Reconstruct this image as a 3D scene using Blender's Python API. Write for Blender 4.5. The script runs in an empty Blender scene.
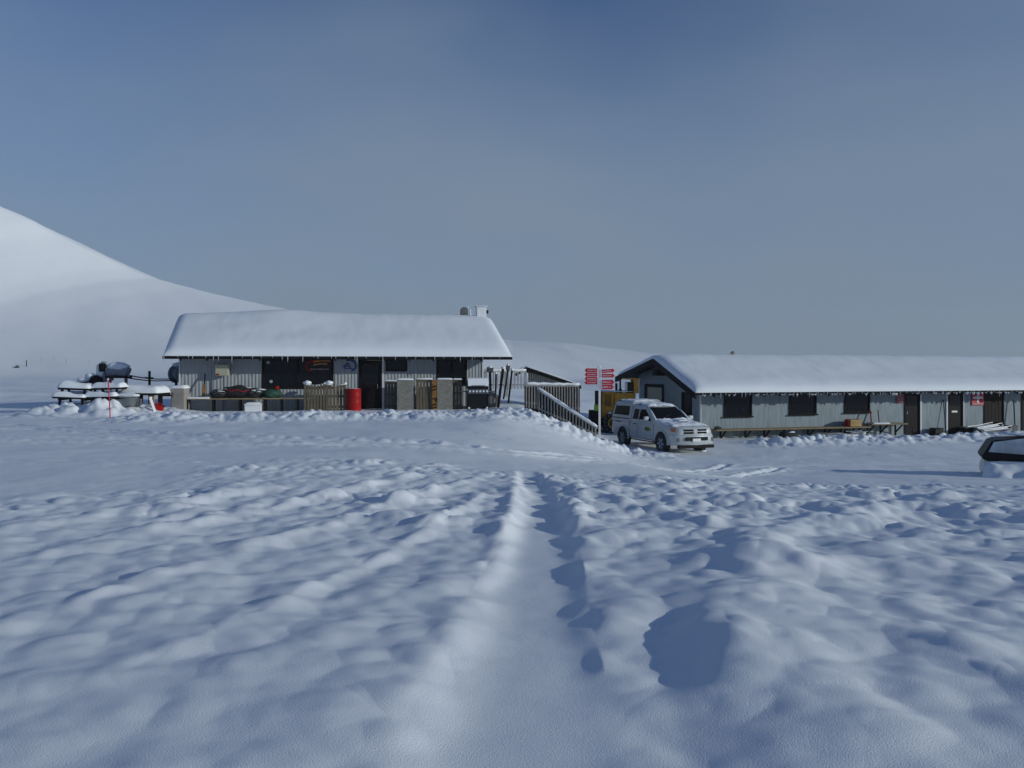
import bpy, bmesh, math, random
import numpy as np
from mathutils import Vector, Matrix
random.seed(7)
R = math.radians
C = bpy.context.scene.collection
CZ = 3.35          # eye height above the car park
F = 800.0          # focal length in pixels
HY = 370.0         # horizon row
SUN_EL, SUN_A = R(14.5), R(17)   # elevation; swing of the sun towards the camera from due right

# ------------------------------------------------------------------ materials
def new_mat(name):
    m = bpy.data.materials.new(name); m.use_nodes = True
    nt = m.node_tree; b = nt.nodes['Principled BSDF']
    return m, nt, b

def mat(name, col, rough=.7, var=.15, scale=6, bump=0, metallic=0, stretch=(1,1,1), bscale=None, spec=.5, dirt=None, coat=0):
    m, nt, b = new_mat(name)
    N, L = nt.nodes, nt.links
    tc = N.new('ShaderNodeTexCoord'); mp = N.new('ShaderNodeMapping'); mp.inputs['Scale'].default_value = stretch
    L.new(tc.outputs['Object'], mp.inputs['Vector'])
    no = N.new('ShaderNodeTexNoise'); no.inputs['Scale'].default_value = scale; no.inputs['Detail'].default_value = 6
    L.new(mp.outputs[0], no.inputs['Vector'])
    mr = N.new('ShaderNodeMapRange'); mr.inputs['From Min'].default_value = .3; mr.inputs['From Max'].default_value = .7
    mr.inputs['To Min'].default_value = 0; mr.inputs['To Max'].default_value = 1
    L.new(no.outputs['Fac'], mr.inputs['Value'])
    mx = N.new('ShaderNodeMix'); mx.data_type = 'RGBA'
    lo = [c*(1-var) for c in col]; hi = [min(1,c*(1+var)) for c in col]
    if dirt: lo = dirt
    mx.inputs['A'].default_value = (*lo,1); mx.inputs['B'].default_value = (*hi,1)
    L.new(mr.outputs[0], mx.inputs['Factor']); L.new(mx.outputs['Result'], b.inputs['Base Color'])
    b.inputs['Roughness'].default_value = rough; b.inputs['Metallic'].default_value = metallic
    b.inputs['Specular IOR Level'].default_value = spec
    if coat: b.inputs['Coat Weight'].default_value = coat
    if bump:
        bp = N.new('ShaderNodeBump'); bp.inputs['Strength'].default_value = bump; bp.inputs['Distance'].default_value = .02
        n2 = N.new('ShaderNodeTexNoise'); n2.inputs['Scale'].default_value = bscale or scale*4; n2.inputs['Detail'].default_value = 4
        L.new(mp.outputs[0], n2.inputs['Vector']); L.new(n2.outputs['Fac'], bp.inputs['Height']); L.new(bp.outputs[0], b.inputs['Normal'])
    return m

M = {}
def snow_mat(name, fine=1.0):
    m, nt, b = new_mat(name); N, L = nt.nodes, nt.links
    tc = N.new('ShaderNodeTexCoord')
    n1 = N.new('ShaderNodeTexNoise'); n1.inputs['Scale'].default_value = .6; n1.inputs['Detail'].default_value = 5
    L.new(tc.outputs['Object'], n1.inputs['Vector'])
    mx = N.new('ShaderNodeMix'); mx.data_type = 'RGBA'
    mx.inputs['A'].default_value = (.82,.85,.88,1); mx.inputs['B'].default_value = (.90,.915,.93,1)
    L.new(n1.outputs['Fac'], mx.inputs['Factor']); L.new(mx.outputs['Result'], b.inputs['Base Color'])
    b.inputs['Roughness'].default_value = .65; b.inputs['Specular IOR Level'].default_value = .25
    g = N.new('ShaderNodeTexNoise'); g.inputs['Scale'].default_value = 130; g.inputs['Detail'].default_value = 3
    L.new(tc.outputs['Object'], g.inputs['Vector'])
    g2 = N.new('ShaderNodeTexNoise'); g2.inputs['Scale'].default_value = 9; g2.inputs['Detail'].default_value = 5
    L.new(tc.outputs['Object'], g2.inputs['Vector'])
    b1 = N.new('ShaderNodeBump'); b1.inputs['Strength'].default_value = .9*fine; b1.inputs['Distance'].default_value = .003
    b2 = N.new('ShaderNodeBump'); b2.inputs['Strength'].default_value = .07*fine; b2.inputs['Distance'].default_value = .03
    L.new(g.outputs['Fac'], b1.inputs['Height']); L.new(g2.outputs['Fac'], b2.inputs['Height'])
    L.new(b2.outputs[0], b1.inputs['Normal']); L.new(b1.outputs[0], b.inputs['Normal'])
    return m
M['snow'] = snow_mat('snow')
M['corr'] = mat('galvanised_sheet', (.36,.385,.40), .5, .12, 3, .1, metallic=.0, stretch=(3,3,.5))
M['paint'] = mat('pale_painted_board', (.245,.295,.32), .7, .20, 2.2, .15, stretch=(5,5,.6))
M['timber'] = mat('weathered_timber', (.30,.29,.27), .85, .4, 5, .5, stretch=(6,6,.7))
M['timber_x'] = mat('weathered_timber_long', (.25,.19,.11), .85, .35, 5, .5, stretch=(.7,6,6))
M['dark'] = mat('dark_stained_timber', (.011,.010,.010), .75, .3, 5, .3, stretch=(1,3,3), spec=.12)
M['fascia'] = mat('dark_fascia', (.010,.010,.011), .7, .3, 4, .2, spec=.12)
M['door'] = mat('dark_brown_door', (.009,.007,.008), .55, .3, 3, .2, stretch=(4,4,.5), spec=.12)
M['brown'] = mat('brown_door', (.018,.012,.010), .6, .3, 3, .3, stretch=(6,6,.4), spec=.12)
M['trim'] = mat('white_trim', (.7,.71,.72), .6, .06)
M['glass'] = mat('dark_glass', (.005,.006,.009), .1, .2, 2, spec=.25)
M['black'] = mat('black_plastic', (.009,.009,.011), .5, .3, 8, .2, spec=.2)
M['blackrough'] = mat('black_fabric', (.014,.014,.016), .9, .5, 10, .8)
M['red'] = mat('red_paint', (.36,.007,.009), .5, .15, 5, .1, spec=.15, dirt=(.26,.012,.012))
M['sign_red'] = mat('sign_red', (.48,.011,.03), .5, .1, 4)
M['sign_dull'] = mat('sign_dull_red', (.28,.05,.065), .6, .1, 4)
M['white'] = mat('white_paint', (.78,.79,.80), .5, .05, 4)
M['carwhite'] = mat('white_car_paint', (.47,.505,.52), .38, .08, 2.5, coat=.3, dirt=(.42,.44,.445))
M['grille'] = mat('grille_black', (.006,.006,.007), .5, .2, spec=.15)
M['carwindow'] = mat('car_window_glass', (.006,.007,.009), .12, .1, spec=.08)
M['chrome'] = mat('bright_metal', (.6,.6,.62), .3, .05, metallic=.9)
M['lens'] = mat('lamp_lens', (.42,.45,.48), .15, .15, 20)
M['amber'] = mat('amber_lens', (.5,.13,.02), .3, .1)
M['tyre'] = mat('tyre_rubber', (.014,.014,.015), .9, .3, 12, .5)
M['yellow'] = mat('machine_yellow', (.54,.27,.014), .5, .2, 3, .1, dirt=(.36,.17,.014))
M['lime'] = mat('lime_paint', (.28,.48,.03), .5, .1)
M['grey'] = mat('grey_board', (.21,.20,.175), .85, .25, 9, .5)
M['slat'] = mat('slat_timber', (.125,.10,.066), .85, .4, 4, .5, stretch=(9,9,.7))
M['slatg'] = mat('grey_slat_timber', (.085,.078,.064), .85, .4, 4, .5, stretch=(9,9,.7))
M['tan'] = mat('tan_panel', (.30,.15,.04), .8, .2, 4, .2)
M['cream'] = mat('cream_metal', (.42,.41,.30), .6, .08)
M['cabinet'] = mat('beige_cabinet', (.30,.27,.25), .6, .1, 2, .1)
M['green'] = mat('green_tarpaulin', (.012,.06,.04), .7, .4, 9, .6)
M['tarp'] = mat('grey_tarpaulin', (.25,.27,.26), .7, .15, 5, .4)
M['hood'] = mat('weathered_hood', (.24,.26,.30), .7, .2, 4, .2)
M['steel'] = mat('grey_steel', (.10,.105,.115), .55, .25, 5, .2)
M['blue'] = mat('blue_paint', (.02,.05,.24), .5, .1)
M['orange'] = mat('orange_paint', (.55,.20,.03), .5, .1)
M['ply'] = mat('plywood', (.42,.27,.10), .75, .25, 3, .2, stretch=(.6,4,4))
M['rope'] = mat('dark_rope', (.02,.02,.025), .9, .2)
M['pole_red'] = mat('fluorescent_red_pole', (.55,.02,.04), .5, .1)
M['rock'] = mat('dark_rock', (.04,.04,.045), .9, .4, 5, .8)
M['lettering'] = mat('white_lettering', (.72,.72,.73), .6, .05)
M['pinkletter'] = mat('faded_lettering', (.50,.33,.35), .6, .05)
M['greenletter'] = mat('green_badge', (.20,.28,.03), .5, .2)

# ------------------------------------------------------------------ mesh builder
class MB:
    def __init__(s): s.v, s.f = [], []
    def add(s, vs, fs):
        o = len(s.v); s.v += [tuple(v) for v in vs]; s.f += [tuple(i+o for i in f) for f in fs]; return s
    def box(s, c, d, rz=0, rx=0, ry=0):
        mx = Matrix.Translation(c) @ Matrix.Rotation(rz,4,'Z') @ Matrix.Rotation(ry,4,'Y') @ Matrix.Rotation(rx,4,'X')
        vs = [mx @ Vector((x*d[0]/2,y*d[1]/2,z*d[2]/2)) for x in (-1,1) for y in (-1,1) for z in (-1,1)]
        return s.add(vs, [(0,1,3,2),(4,6,7,5),(0,4,5,1),(2,3,7,6),(0,2,6,4),(1,5,7,3)])
    def bb(s, x0,x1,y0,y1,z0,z1): return s.box(((x0+x1)/2,(y0+y1)/2,(z0+z1)/2),(x1-x0,y1-y0,z1-z0))
    def bar(s, a, b, w, h=None, up=(0,0,1)):
        a, b = Vector(a), Vector(b); h = h or w; d = (b-a).normalized(); u = Vector(up)
        if abs(d.dot(u)) > .98: u = Vector((0,1,0))
        r = d.cross(u).normalized(); u = r.cross(d)
        vs = [p + r*(i*w/2) + u*(j*h/2) for p in (a,b) for i,j in ((-1,-1),(1,-1),(1,1),(-1,1))]
        return s.add(vs, [(3,2,1,0),(4,5,6,7),(0,1,5,4),(1,2,6,5),(2,3,7,6),(3,0,4,7)])
    def tube(s, pts, r, n=10, r2=None):
        pts = [Vector(p) for p in pts]; k = len(pts); vs = []
        for i,p in enumerate(pts):
            d = (pts[min(i+1,k-1)]-pts[max(i-1,0)]).normalized()
            u = Vector((0,0,1)) if abs(d.z) < .95 else Vector((1,0,0))
            a = d.cross(u).normalized(); b = a.cross(d)
            rr = r if r2 is None else r + (r2-r)*i/(k-1)
            vs += [p + a*(rr*math.cos(t*2*math.pi/n)) + b*(rr*math.sin(t*2*math.pi/n)) for t in range(n)]
        fs = [(i*n+t, i*n+(t+1)%n, (i+1)*n+(t+1)%n, (i+1)*n+t) for i in range(k-1) for t in range(n)]
        fs += [tuple(range(n))[::-1], tuple((k-1)*n+t for t in range(n))]
        return s.add(vs, fs)
    def lathe(s, prof, n=24, mx=None):
        mx = mx or Matrix(); vs = []
        for r,z in prof: vs += [mx @ Vector((r*math.cos(t*2*math.pi/n), r*math.sin(t*2*math.pi/n), z)) for t in range(n)]
        k = len(prof)
        fs = [(i*n+t, i*n+(t+1)%n, (i+1)*n+(t+1)%n, (i+1)*n+t) for i in range(k-1) for t in range(n)]
        fs += [tuple(range(n))[::-1], tuple((k-1)*n+t for t in range(n))]
        return s.add(vs, fs)
    def prism(s, pts, d, mx=None):   # outline in local x,z ; thickness along y from 0 to d
        mx = mx or Matrix(); n = len(pts)
        vs = [mx @ Vector((x,0,z)) for x,z in pts] + [mx @ Vector((x,d,z)) for x,z in pts]
        fs = [tuple(range(n)), tuple(range(n,2*n))[::-1]] + [(i,i+n,(i+1)%n+n,(i+1)%n) for i in range(n)]
        return s.add(vs, fs)
    def loft(s, rings):
        n = len(rings[0]); vs = [p for r in rings for p in r]
        fs = [(i*n+t, i*n+(t+1)%n, (i+1)*n+(t+1)%n, (i+1)*n+t) for i in range(len(rings)-1) for t in range(n)]
        fs += [tuple(range(n))[::-1], tuple((len(rings)-1)*n+t for t in range(n))]
        return s.add(vs, fs)
    def blob(s, c, d, seed=0, amp=.15, n=18, m=10, flat=0):
        vs = []; rr = random.Random(seed); ph = [rr.uniform(0,6.28) for _ in range(9)]
        for i in range(m+1):
            th = math.pi*i/m
            for t in range(n):
                a = t*2*math.pi/n
                x,y,z = math.sin(th)*math.cos(a), math.sin(th)*math.sin(a), math.cos(th)
                k = 1+amp*(math.sin(3*x+ph[0])*math.sin(3*y+ph[1])+.6*math.sin(6*x+ph[2])*math.sin(5*z+ph[3])+.5*math.sin(9*y+ph[4]+4*x)*math.cos(7*z+ph[5]))
                z2 = z*k*d[2]/2
                if flat: z2 = max(z2, -flat*d[2]/2)
                vs.append((c[0]+x*k*d[0]/2, c[1]+y*k*d[1]/2, c[2]+z2))
        fs = [(i*n+t, (i+1)*n+t, (i+1)*n+(t+1)%n, i*n+(t+1)%n) for i in range(m) for t in range(n)]
        return s.add(vs, fs)
    def snow(s, x0,x1,y0,y1,z,h,seed=0,amp=.35,lip=.03):   # pillow of snow lying on a flat top
        rr = random.Random(seed); nx = max(8,int((x1-x0)/.06)); ny = max(6,int((y1-y0)/.06)); nx=min(nx,70); ny=min(ny,40)
        ph = [rr.uniform(0,6.28) for _ in range(8)]; vs = []
        x0-=lip; x1+=lip; y0-=lip; y1+=lip
        for i in range(nx+1):
            for j in range(ny+1):
                u,v = i/nx, j/ny; x,y = x0+(x1-x0)*u, y0+(y1-y0)*v
                e = min(u,1-u)*(x1-x0); g = min(v,1-v)*(y1-y0); rad = h*.9
                k = math.sqrt(max(0,1-(1-min(1,e/rad))**2))*math.sqrt(max(0,1-(1-min(1,g/rad))**2))
                k *= 1+amp*(math.sin(2.1*x+ph[0])*.6+math.sin(5.3*x+ph[1]+2*y)*.35+math.sin(11*x+ph[2])*math.sin(9*y+ph[3])*.25)
                vs.append((x,y,z+max(0,h*k)))
        o = len(vs); fs = [(i*(ny+1)+j,(i+1)*(ny+1)+j,(i+1)*(ny+1)+j+1,i*(ny+1)+j+1) for i in range(nx) for j in range(ny)]
        vs += [(x0,y0,z-.012),(x1,y0,z-.012),(x1,y1,z-.012),(x0,y1,z-.012)]
        b0=[i*(ny+1) for i in range(nx+1)]; b1=[i*(ny+1)+ny for i in range(nx+1)]
        c0=list(range(ny+1)); c1=[nx*(ny+1)+j for j in range(ny+1)]
        fs += [tuple([o,o+1]+b0[::-1]), tuple([o+2,o+3]+b1), tuple([o+3,o]+c0), tuple([o+1,o+2]+c1[::-1]), (o+3,o+2,o+1,o)]
        return s.add(vs, fs)
    def build(s, name, m, parent=None, smooth=False, bevel=0, seg=2, loc=None):
        me = bpy.data.meshes.new(name); me.from_pydata(s.v, [], s.f); me.update()
        bm = bmesh.new(); bm.from_mesh(me); bmesh.ops.recalc_face_normals(bm, faces=bm.faces); bm.to_mesh(me); bm.free()
        me.materials.append(M[m] if isinstance(m,str) else m)
        if smooth:
            me.polygons.foreach_set('use_smooth', [True]*len(me.polygons))
            if smooth != 'all': me.set_sharp_from_angle(angle=R(40))
        o = bpy.data.objects.new(name, me); C.objects.link(o)
        if parent: o.parent = parent
        if loc: o.location = loc
        if bevel:
            b = o.modifiers.new('edge', 'BEVEL'); b.width = bevel; b.segments = seg; b.limit_method = 'ANGLE'; b.angle_limit = R(35); b.harden_normals = False
            if seg > 1 and not smooth:
                me.polygons.foreach_set('use_smooth', [True]*len(me.polygons)); me.set_sharp_from_angle(angle=R(30))
        return o

def thing(name, label, cat, loc=(0,0,0), rotz=0, group=None, rot=None):
    o = bpy.data.objects.new(name, None); C.objects.link(o); o.empty_display_size = .2
    o.location = loc; o.rotation_euler = rot or (0,0,rotz)
    o['label'] = label; o['category'] = cat
    if group: o['group'] = group
    return o
def tag(o, label, cat, group=None):
    o['label'] = label; o['category'] = cat
    if group: o['group'] = group
    return o
def children(o): return [c for c in bpy.data.objects if c.parent == o]
def copy_tree(o, parent=None):
    kids = children(o); c = o.copy(); C.objects.link(c)
    if parent: c.parent = parent
    for k in kids: copy_tree(k, c)
    return c
def pt(px, py, Y):       # where a sight line meets the upright plane at distance Y
    return Vector(((px-512)/F*Y, Y, CZ-(py-HY)/F*Y))

# ------------------------------------------------------------------ noise for the ground
rs = np.random.RandomState(3); PERM = rs.permutation(512); GA = rs.rand(512)*2*np.pi; GX, GY = np.cos(GA), np.sin(GA); RND = rs.rand(512,4)
def hsh(i, j, seed): return PERM[(PERM[(i + seed*37) & 511] + j*3 + seed*11) & 511]
def perlin(x, y, seed=0):
    i, j = np.floor(x).astype(np.int64), np.floor(y).astype(np.int64); fx, fy = x-i, y-j
    u, v = fx*fx*fx*(fx*(fx*6-15)+10), fy*fy*fy*(fy*(fy*6-15)+10)
    def g(a, b):
        h = hsh(i+a, j+b, seed); return GX[h]*(fx-a)+GY[h]*(fy-b)
    return ((g(0,0)*(1-u)+g(1,0)*u)*(1-v)+(g(0,1)*(1-u)+g(1,1)*u)*v)*1.5
def fbm(x, y, seed=0, o=4, gain=.5):
    s, a = 0, 1
    for k in range(o): s = s+a*perlin(x, y, seed+k); x, y, a = x*2.03+5.1, y*2.03+1.7, a*gain
    return s
def bumps(x, y, cell, seed, dens=.7, sharp=1.0):     # scattered rounded lumps, 0..1
    x, y = x/cell, y/cell; i, j = np.floor(x).astype(np.int64), np.floor(y).astype(np.int64); out = np.zeros_like(x)
    for a in (-1,0,1):
        for b in (-1,0,1):
            h = hsh(i+a, j+b, seed); r = RND[h]
            dx, dy = x-(i+a+r[...,0]), y-(j+b+r[...,1]); rad = .45+.5*r[...,2]
            q = np.clip(1-(dx*dx+dy*dy)/(rad*rad), 0, 1)
            out = np.maximum(out, np.where(r[...,3] < dens, q**sharp*(.4+.6*r[...,2]), 0))
    return out
def ss(a, b, x):
    t = np.clip((x-a)/(b-a), 0, 1); return t*t*(3-2*t)
def seg_dist(x, y, pts):       # distance to a polyline and signed side
    best = np.full(x.shape, 1e9); par = np.zeros(x.shape); tot = 0
    L = [math.hypot(pts[k+1][0]-pts[k][0], pts[k+1][1]-pts[k][1]) for k in range(len(pts)-1)]
    for k in range(len(pts)-1):
        ax, ay = pts[k][:2]; bx, by = pts[k+1][:2]; dx, dy = bx-ax, by-ay
        t = np.clip(((x-ax)*dx+(y-ay)*dy)/(dx*dx+dy*dy), 0, 1)
        d = np.hypot(x-ax-t*dx, y-ay-t*dy); m = d < best
        best = np.where(m, d, best); par = np.where(m, tot+t*L[k], par); tot += L[k]
    return best, par/tot
# left hut frame / right hut frame (origin: front corner nearest the camera's left)
class Frame:
    def __init__(s, O, deg):
        s.O = Vector(O); s.a = R(deg); s.u = Vector((math.cos(s.a), math.sin(s.a))); s.w = Vector((-math.sin(s.a), math.cos(s.a)))
    def s_of(s, px, v=0):
        k = (px-512)/F; return (k*(s.O.y+v*s.w.y)-(s.O.x+v*s.w.x))/(s.u.x-k*s.u.y)
    def z_of(s, px, py, v=0):
        q = s.s_of(px, v); Y = s.O.y+q*s.u.y+v*s.w.y; return CZ-(py-HY)/F*Y-s.O.z
    def local(s, x, y):
        dx, dy = x-s.O.x, y-s.O.y; return dx*s.u.x+dy*s.u.y, dx*s.w.x+dy*s.w.y
    def world(s, q, v, z=0): return Vector((s.O.x+q*s.u.x+v*s.w.x, s.O.y+q*s.u.y+v*s.w.y, s.O.z+z))
LH = Frame((-14.6, 35.2, 1.55), 10)
RH = Frame((9.26, 39.2, 0.0), 15.2)

CREST = np.array([(-1400,200,76),(-420,235,76),(-260,250,74),(-166.4,260,56.7),(-159,266,52.6),(-152,272,47.9),(-144.4,279,43.8),(-136,285,39.1),(-130.1,290,36.5),(-118.9,300,33.7),(-103.9,310,30.5),(-88.1,322,27.5),(-49,350,21.5),(0,380,17.6),(23,390,17),(64,400,12.4),(120,420,11),(288,450,9),(1400,520,14)], float)
def base_ground(x, y):
    zl = CZ-1.6-.2*ss(3,34,y); zr = CZ-1.6-1.75*ss(4.5,29,y)
    q = np.clip((y-10)/23, 0, 1); x0 = -5+5.3*q; x1 = 9-4.2*q
    wide = ss(38,75,y); x0 = x0-9*wide; x1 = x1+14*wide
    z = zl+(zr-zl)*ss(0,1,(x-x0)/(x1-x0))
    yc = np.interp(x, CREST[:,0], CREST[:,1]); zc = np.interp(x, CREST[:,0], CREST[:,2]); yf = np.interp(x, [-200,-60,0,70,300],[122,165,235,290,320])
    t = (y-yf)/(yc-yf); tt = np.minimum(1, .5*(t+np.sqrt(t*t+.0012))); up = tt*(1.5-.5*tt)
    h = np.where(t < 1, up, np.clip(1-.25*(t-1), .2, 1))
    h = np.where(t > .93, np.minimum(h, 1-.5*np.clip(t-.93,0,1)*.0), h)
    return z+np.maximum(0, zc-z)*h*(t>-.3)

def ground_z(x, y):
    x = np.asarray(x, float); y = np.asarray(y, float); d = np.hypot(x, y)
    z = base_ground(x, y)
    # far relief: gullies and wind crust on the slopes
    far = ss(100,190,y)
    z = z+far*(.5*fbm(x/70+y/160, y/110, 21, 3)*ss(-40,-160,x)+.22*perlin(x/14+y/30, y/40, 25)+.22*perlin((x-.3*y)/45, (y+.4*x)/9, 26)+.08*perlin((x-.3*y)/16, (y+.4*x)/3, 27))
    z = z+ss(30,60,d)*(1-far)*.25*fbm(x/9, y/9, 31, 3)
    near = 1-ss(30,60,d)
    # ---- zones
    edge = 13.0+.36*np.maximum(x,0)-.10*np.minimum(x,0)*0+1.2*perlin(x/4, y/4, 5)
    rough = 1-ss(0,2.2,y-edge)
    smoothpatch = np.exp(-(((x+7.6)/3.4)**2+((y-12.0)/2.6)**2)**2)
    rough = rough*(1-.92*smoothpatch)
    bed_d, bp = seg_dist(x, y, [(.25,15),(.33,10.5),(.30,7.5),(.20,5.2),(.05,3.4),(-.1,1)])
    bed = np.exp(-(bed_d/(.16+.30*ss(15,4,y)))**4)
    # tracks fan out from the road towards the viewer
    fx, fy = x-.6, y-17.5; rho = np.hypot(fx, fy); phi = np.arctan2(fx, -fy)
    fan = perlin(phi*7.5, rho*.42, 41)+.6*perlin(phi*15, rho*.8, 42)
    lumps = fbm(x/.9, y/.9, 51, 3, .38)
    calm = ss(5.5,3.0,y)           # newest snow has softened the nearest lumps
    amp = rough*(1-.85*bed)*(1-.35*ss(9,13,y))*(1+.35*ss(.9,2.4,x))
    z = z+near*rough*(1-.8*bed)*.030*bumps(x+.2*perlin(x*1.3,y*1.3,6), y*.75, 1.0, 67, .42, 1.5)*ss(9,6,y)
    z = z+near*amp*(.026*fan*(1-.35*calm)+.010*lumps*(1-.3*calm))
    b1 = bumps(x+.15*perlin(x,y,8), y, .62, 61, .55, 1.3); b2 = bumps(x, y, .33, 62, .5, 1.4); b3 = bumps(x, y*.8, .17, 63, .55, 1.2)
    z = z+near*amp*(.014*b1*(1-.45*calm)+.024*b2*(1-.45*calm)+.022*bumps(x*.75+.1*perlin(x*2,y*2,12),y*1.1,.40,68,.6,1.5)+.010*perlin(x/.22+y,y/.16,69)*(1-.4*calm))
    # rucked small clods further out
    cr = ss(.05,.35,perlin(x/1.7,y/1.2,66)); z = z+near*amp*(ss(6.5,10,y)*(.022*b3+.085*cr*bumps(x+.1*perlin(x*3,y*3,4),y,.36,65,.6,.55))+.02*(1-calm)*np.abs(perlin(phi*22,rho*1.6,43)))
    # clod rim along the edge of the cleared road
    rim = np.exp(-((y-edge-.4)/1.1)**2)*(1-smoothpatch)*ss(-9,-4,x)
    z = z+near*rim*ss(-.3,.4,perlin(x/1.1+4,y/.9,13))*(.01+.04*b3+.06*bumps(x,y,.27,64,.6,.7)*ss(-.2,.5,perlin(x/1.5,y/1.5,9)))
    # old wheel ridges
    wob = .08*perlin(x*1.3, y*1.3, 71)
    def ridge(pts, h, w, lump=.5, seed=0, w2=None):
        dd, par = seg_dist(x, y, [p[:2] for p in pts]); hh = np.interp(par, np.linspace(0,1,len(pts)), [p[2] for p in pts])
        k = 1+lump*perlin(x*2.2+seed, y*2.2, 80+seed)+.6*lump*(bumps(x,y,.4,90+seed,.7)-.3)
        return h*hh*k*np.exp(-((dd+wob)/w)**2)
    rd = ridge([(.15,12,.8),(0,9.0,1.1),(-.13,7.2,1.2),(-.24,6.2,.5),(-.40,4.8,.18),(-.5,3.2,.06)], .155, .14, 1.1, 1)
    rd = rd+ridge([(1.0,12,.7),(.66,8,1),(.58,6.4,1),(.5,5.0,.8),(.5,4.3,.5)], .14, .14, .9, 2)
    rd = rd+ridge([(4.6,9.9,1),(3.6,9.0,1.1),(2.7,8.1,1),(2.25,7.4,.8)], .20, .28, .4, 3)
    rd = rd+ridge([(2.3,6.9,.9),(1.85,6.1,1),(1.5,5.3,1.1),(1.25,4.6,1.25),(1.28,3.9,.7),(1.5,3.2,.3)], .21, .45, .35, 4)
    rd = rd+ridge([(1.7,6.7,1),(2.1,6.75,1),(2.35,6.4,.8)], .18, .22, .3, 5)
    rd = rd+ridge([(2.3,5.2,.8),(2.6,4.4,1),(2.7,3.6,.8)], .10, .30, .5, 6)
    rd = rd+ridge([(-.6,12.5,.8),(-1.6,9.3,1),(-2.3,7.2,.8),(-3.1,5.0,.5)], .15, .15, .7, 7)
    rd = rd+ridge([(-.4,10.5,.8),(-1.0,7.5,1),(-1.6,5.4,.6),(-2.0,4.2,.4)], .14, .14, .8, 8)
    rd = rd+ridge([(-2.5,12.3,.6),(-4.4,9.0,1),(-5.6,7.2,.8)], .13, .3, .7, 9)
    rd = rd+ridge([(-1.6,12.6,.9),(-2.9,9.3,1),(-4.0,7.0,.8),(-4.9,5.2,.5)], .14, .16, .8, 13)+ridge([(.6,12.6,.9),(1.5,10.2,1),(2.1,8.6,.8)], .15, .16, .8, 14)+ridge([(1.6,12.4,.9),(3.3,10.6,1),(5.2,8.9,.8),(6.2,7.6,.6)], .14, .2, .8, 15)
    rd = rd+ridge([(5.5,13,.8),(7.5,10,1),(8.5,8,.8)], .14, .35, .7, 11)
    rd = rd+ridge([(3.0,7.6,.8),(3.7,6.3,1),(4.3,5.3,.8)], .11, .3, .6, 12)
    z = z+near*rd*.35
    dp, _ = seg_dist(x, y, [(.95,5.0),(.78,4.2),(.72,3.4)]); z = z-.05*near*np.exp(-(dp/.26)**2)
    z = z-.05*near*bed*rough
    # tyre lines on the road
    for pts, w, dep in (([(-40,20.5),(-14,19.5),(-6,18.0),(0,17.6),(5,21),(9,27)], .13, .08), ([(-40,21.6),(-14,20.6),(-6,19.0),(0,18.7),(4,22),(7.5,28)], .13, .08),
                        ([(-40,25.5),(-14,23.2),(-7,20.2),(-1,18.9)], .12, .08), ([(-40,30),(-16,25.5),(-8,21.2),(-2,19.2)], .12, .08), ([(2,22),(9,26),(18,27.5),(30,29)], .14, .03), ([(2,23.4),(9,27.6),(18,29.2),(30,30.8)], .14, .03)):
        dd, _ = seg_dist(x, y, pts); k = .5+.8*bumps(x,y,.25,33,.8)
        z = z-near*dep*np.exp(-(dd/w)**2)+near*dep*.45*k*np.exp(-((dd-.28)/.13)**2)
    # ploughed bank before the left hut
    q, v = LH.local(x, y); n5 = perlin(q/2.2, v/2.2, 14)
    m = np.exp(-((v+7.4+.8*n5)/1.35)**2)*ss(-2.5,1,q)*ss(21,17.5,q)
    z = z+m*(.08+.15*bumps(x,y,.75,15,.75)+.13*bumps(x,y,.36,16,.7,.8)+.09*b3+.06*bumps(x,y,.22,39,.6,.6))
    m = np.exp(-((v+2.3)/1.0)**2)*ss(-1.5,0,q)*ss(16,14,q)
    z = z+m*(.05*bumps(x,y,.5,19,.7)+.03*b3)
    # drift on the slope by the stairs
    m = np.exp(-(((x-2.4)/2.4)**2+((y-31.6)/1.5)**2)); z = z+m*(.07+.09*bumps(x,y,.6,17,.7)+.06*b3)
    # ploughed bank before the right hut
    q2, v2 = RH.local(x, y); n6 = perlin(q2/2.6, v2/2, 24)
    m = np.exp(-((v2+3.7+.5*n6)/1.2)**2)*ss(-.4,2.0,q2)*(1-.0*q2)
    z = z+m*(.06+.13*bumps(x,y,.95,27,.8)+.15*bumps(x,y,.42,28,.75,.8)+.10*b3+.08*bumps(x,y,.24,38,.6,.6))
    m = ss(-1.6,-.7,v2)*ss(-9,-.2,-np.abs(v2-3))*ss(-.5,.6,q2)*ss(9,7,v2); z = z-m*.04
    # heaps round the tables at the far left
    for cx, cy, rx, ry, h in ((-16.4,30.6,1.9,.8,.26),(-15.3,30.3,.6,.6,.30),(-17.6,30.2,1.0,.8,.14),(-16.6,33.2,2.4,1.8,.35)):
        e = np.exp(-(((x-cx)/rx)**2+((y-cy)/ry)**2)); z = z+e*h*(1+.35*perlin(x*1.4,y*1.4,29)+.7*(bumps(x,y,.5,36,.7)-.25)+.5*bumps(x,y,.22,37,.7))
    # snow packed against the ute's far side and wheel ruts
    # gentle undulation of the road, footprints near the huts
    z = z+near*(1-rough)*(.035*fbm(x/2.5,y/2.5,44,3)+.012*b3*ss(.1,.4,perlin(x/3,y/3,46)))
    z = z+near*(.0015)*fbm(x/.25, y/.25, 47, 2)*(1-calm)
    return z
def gz(x, y): return float(ground_z(np.array([x]), np.array([y]))[0])

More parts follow.
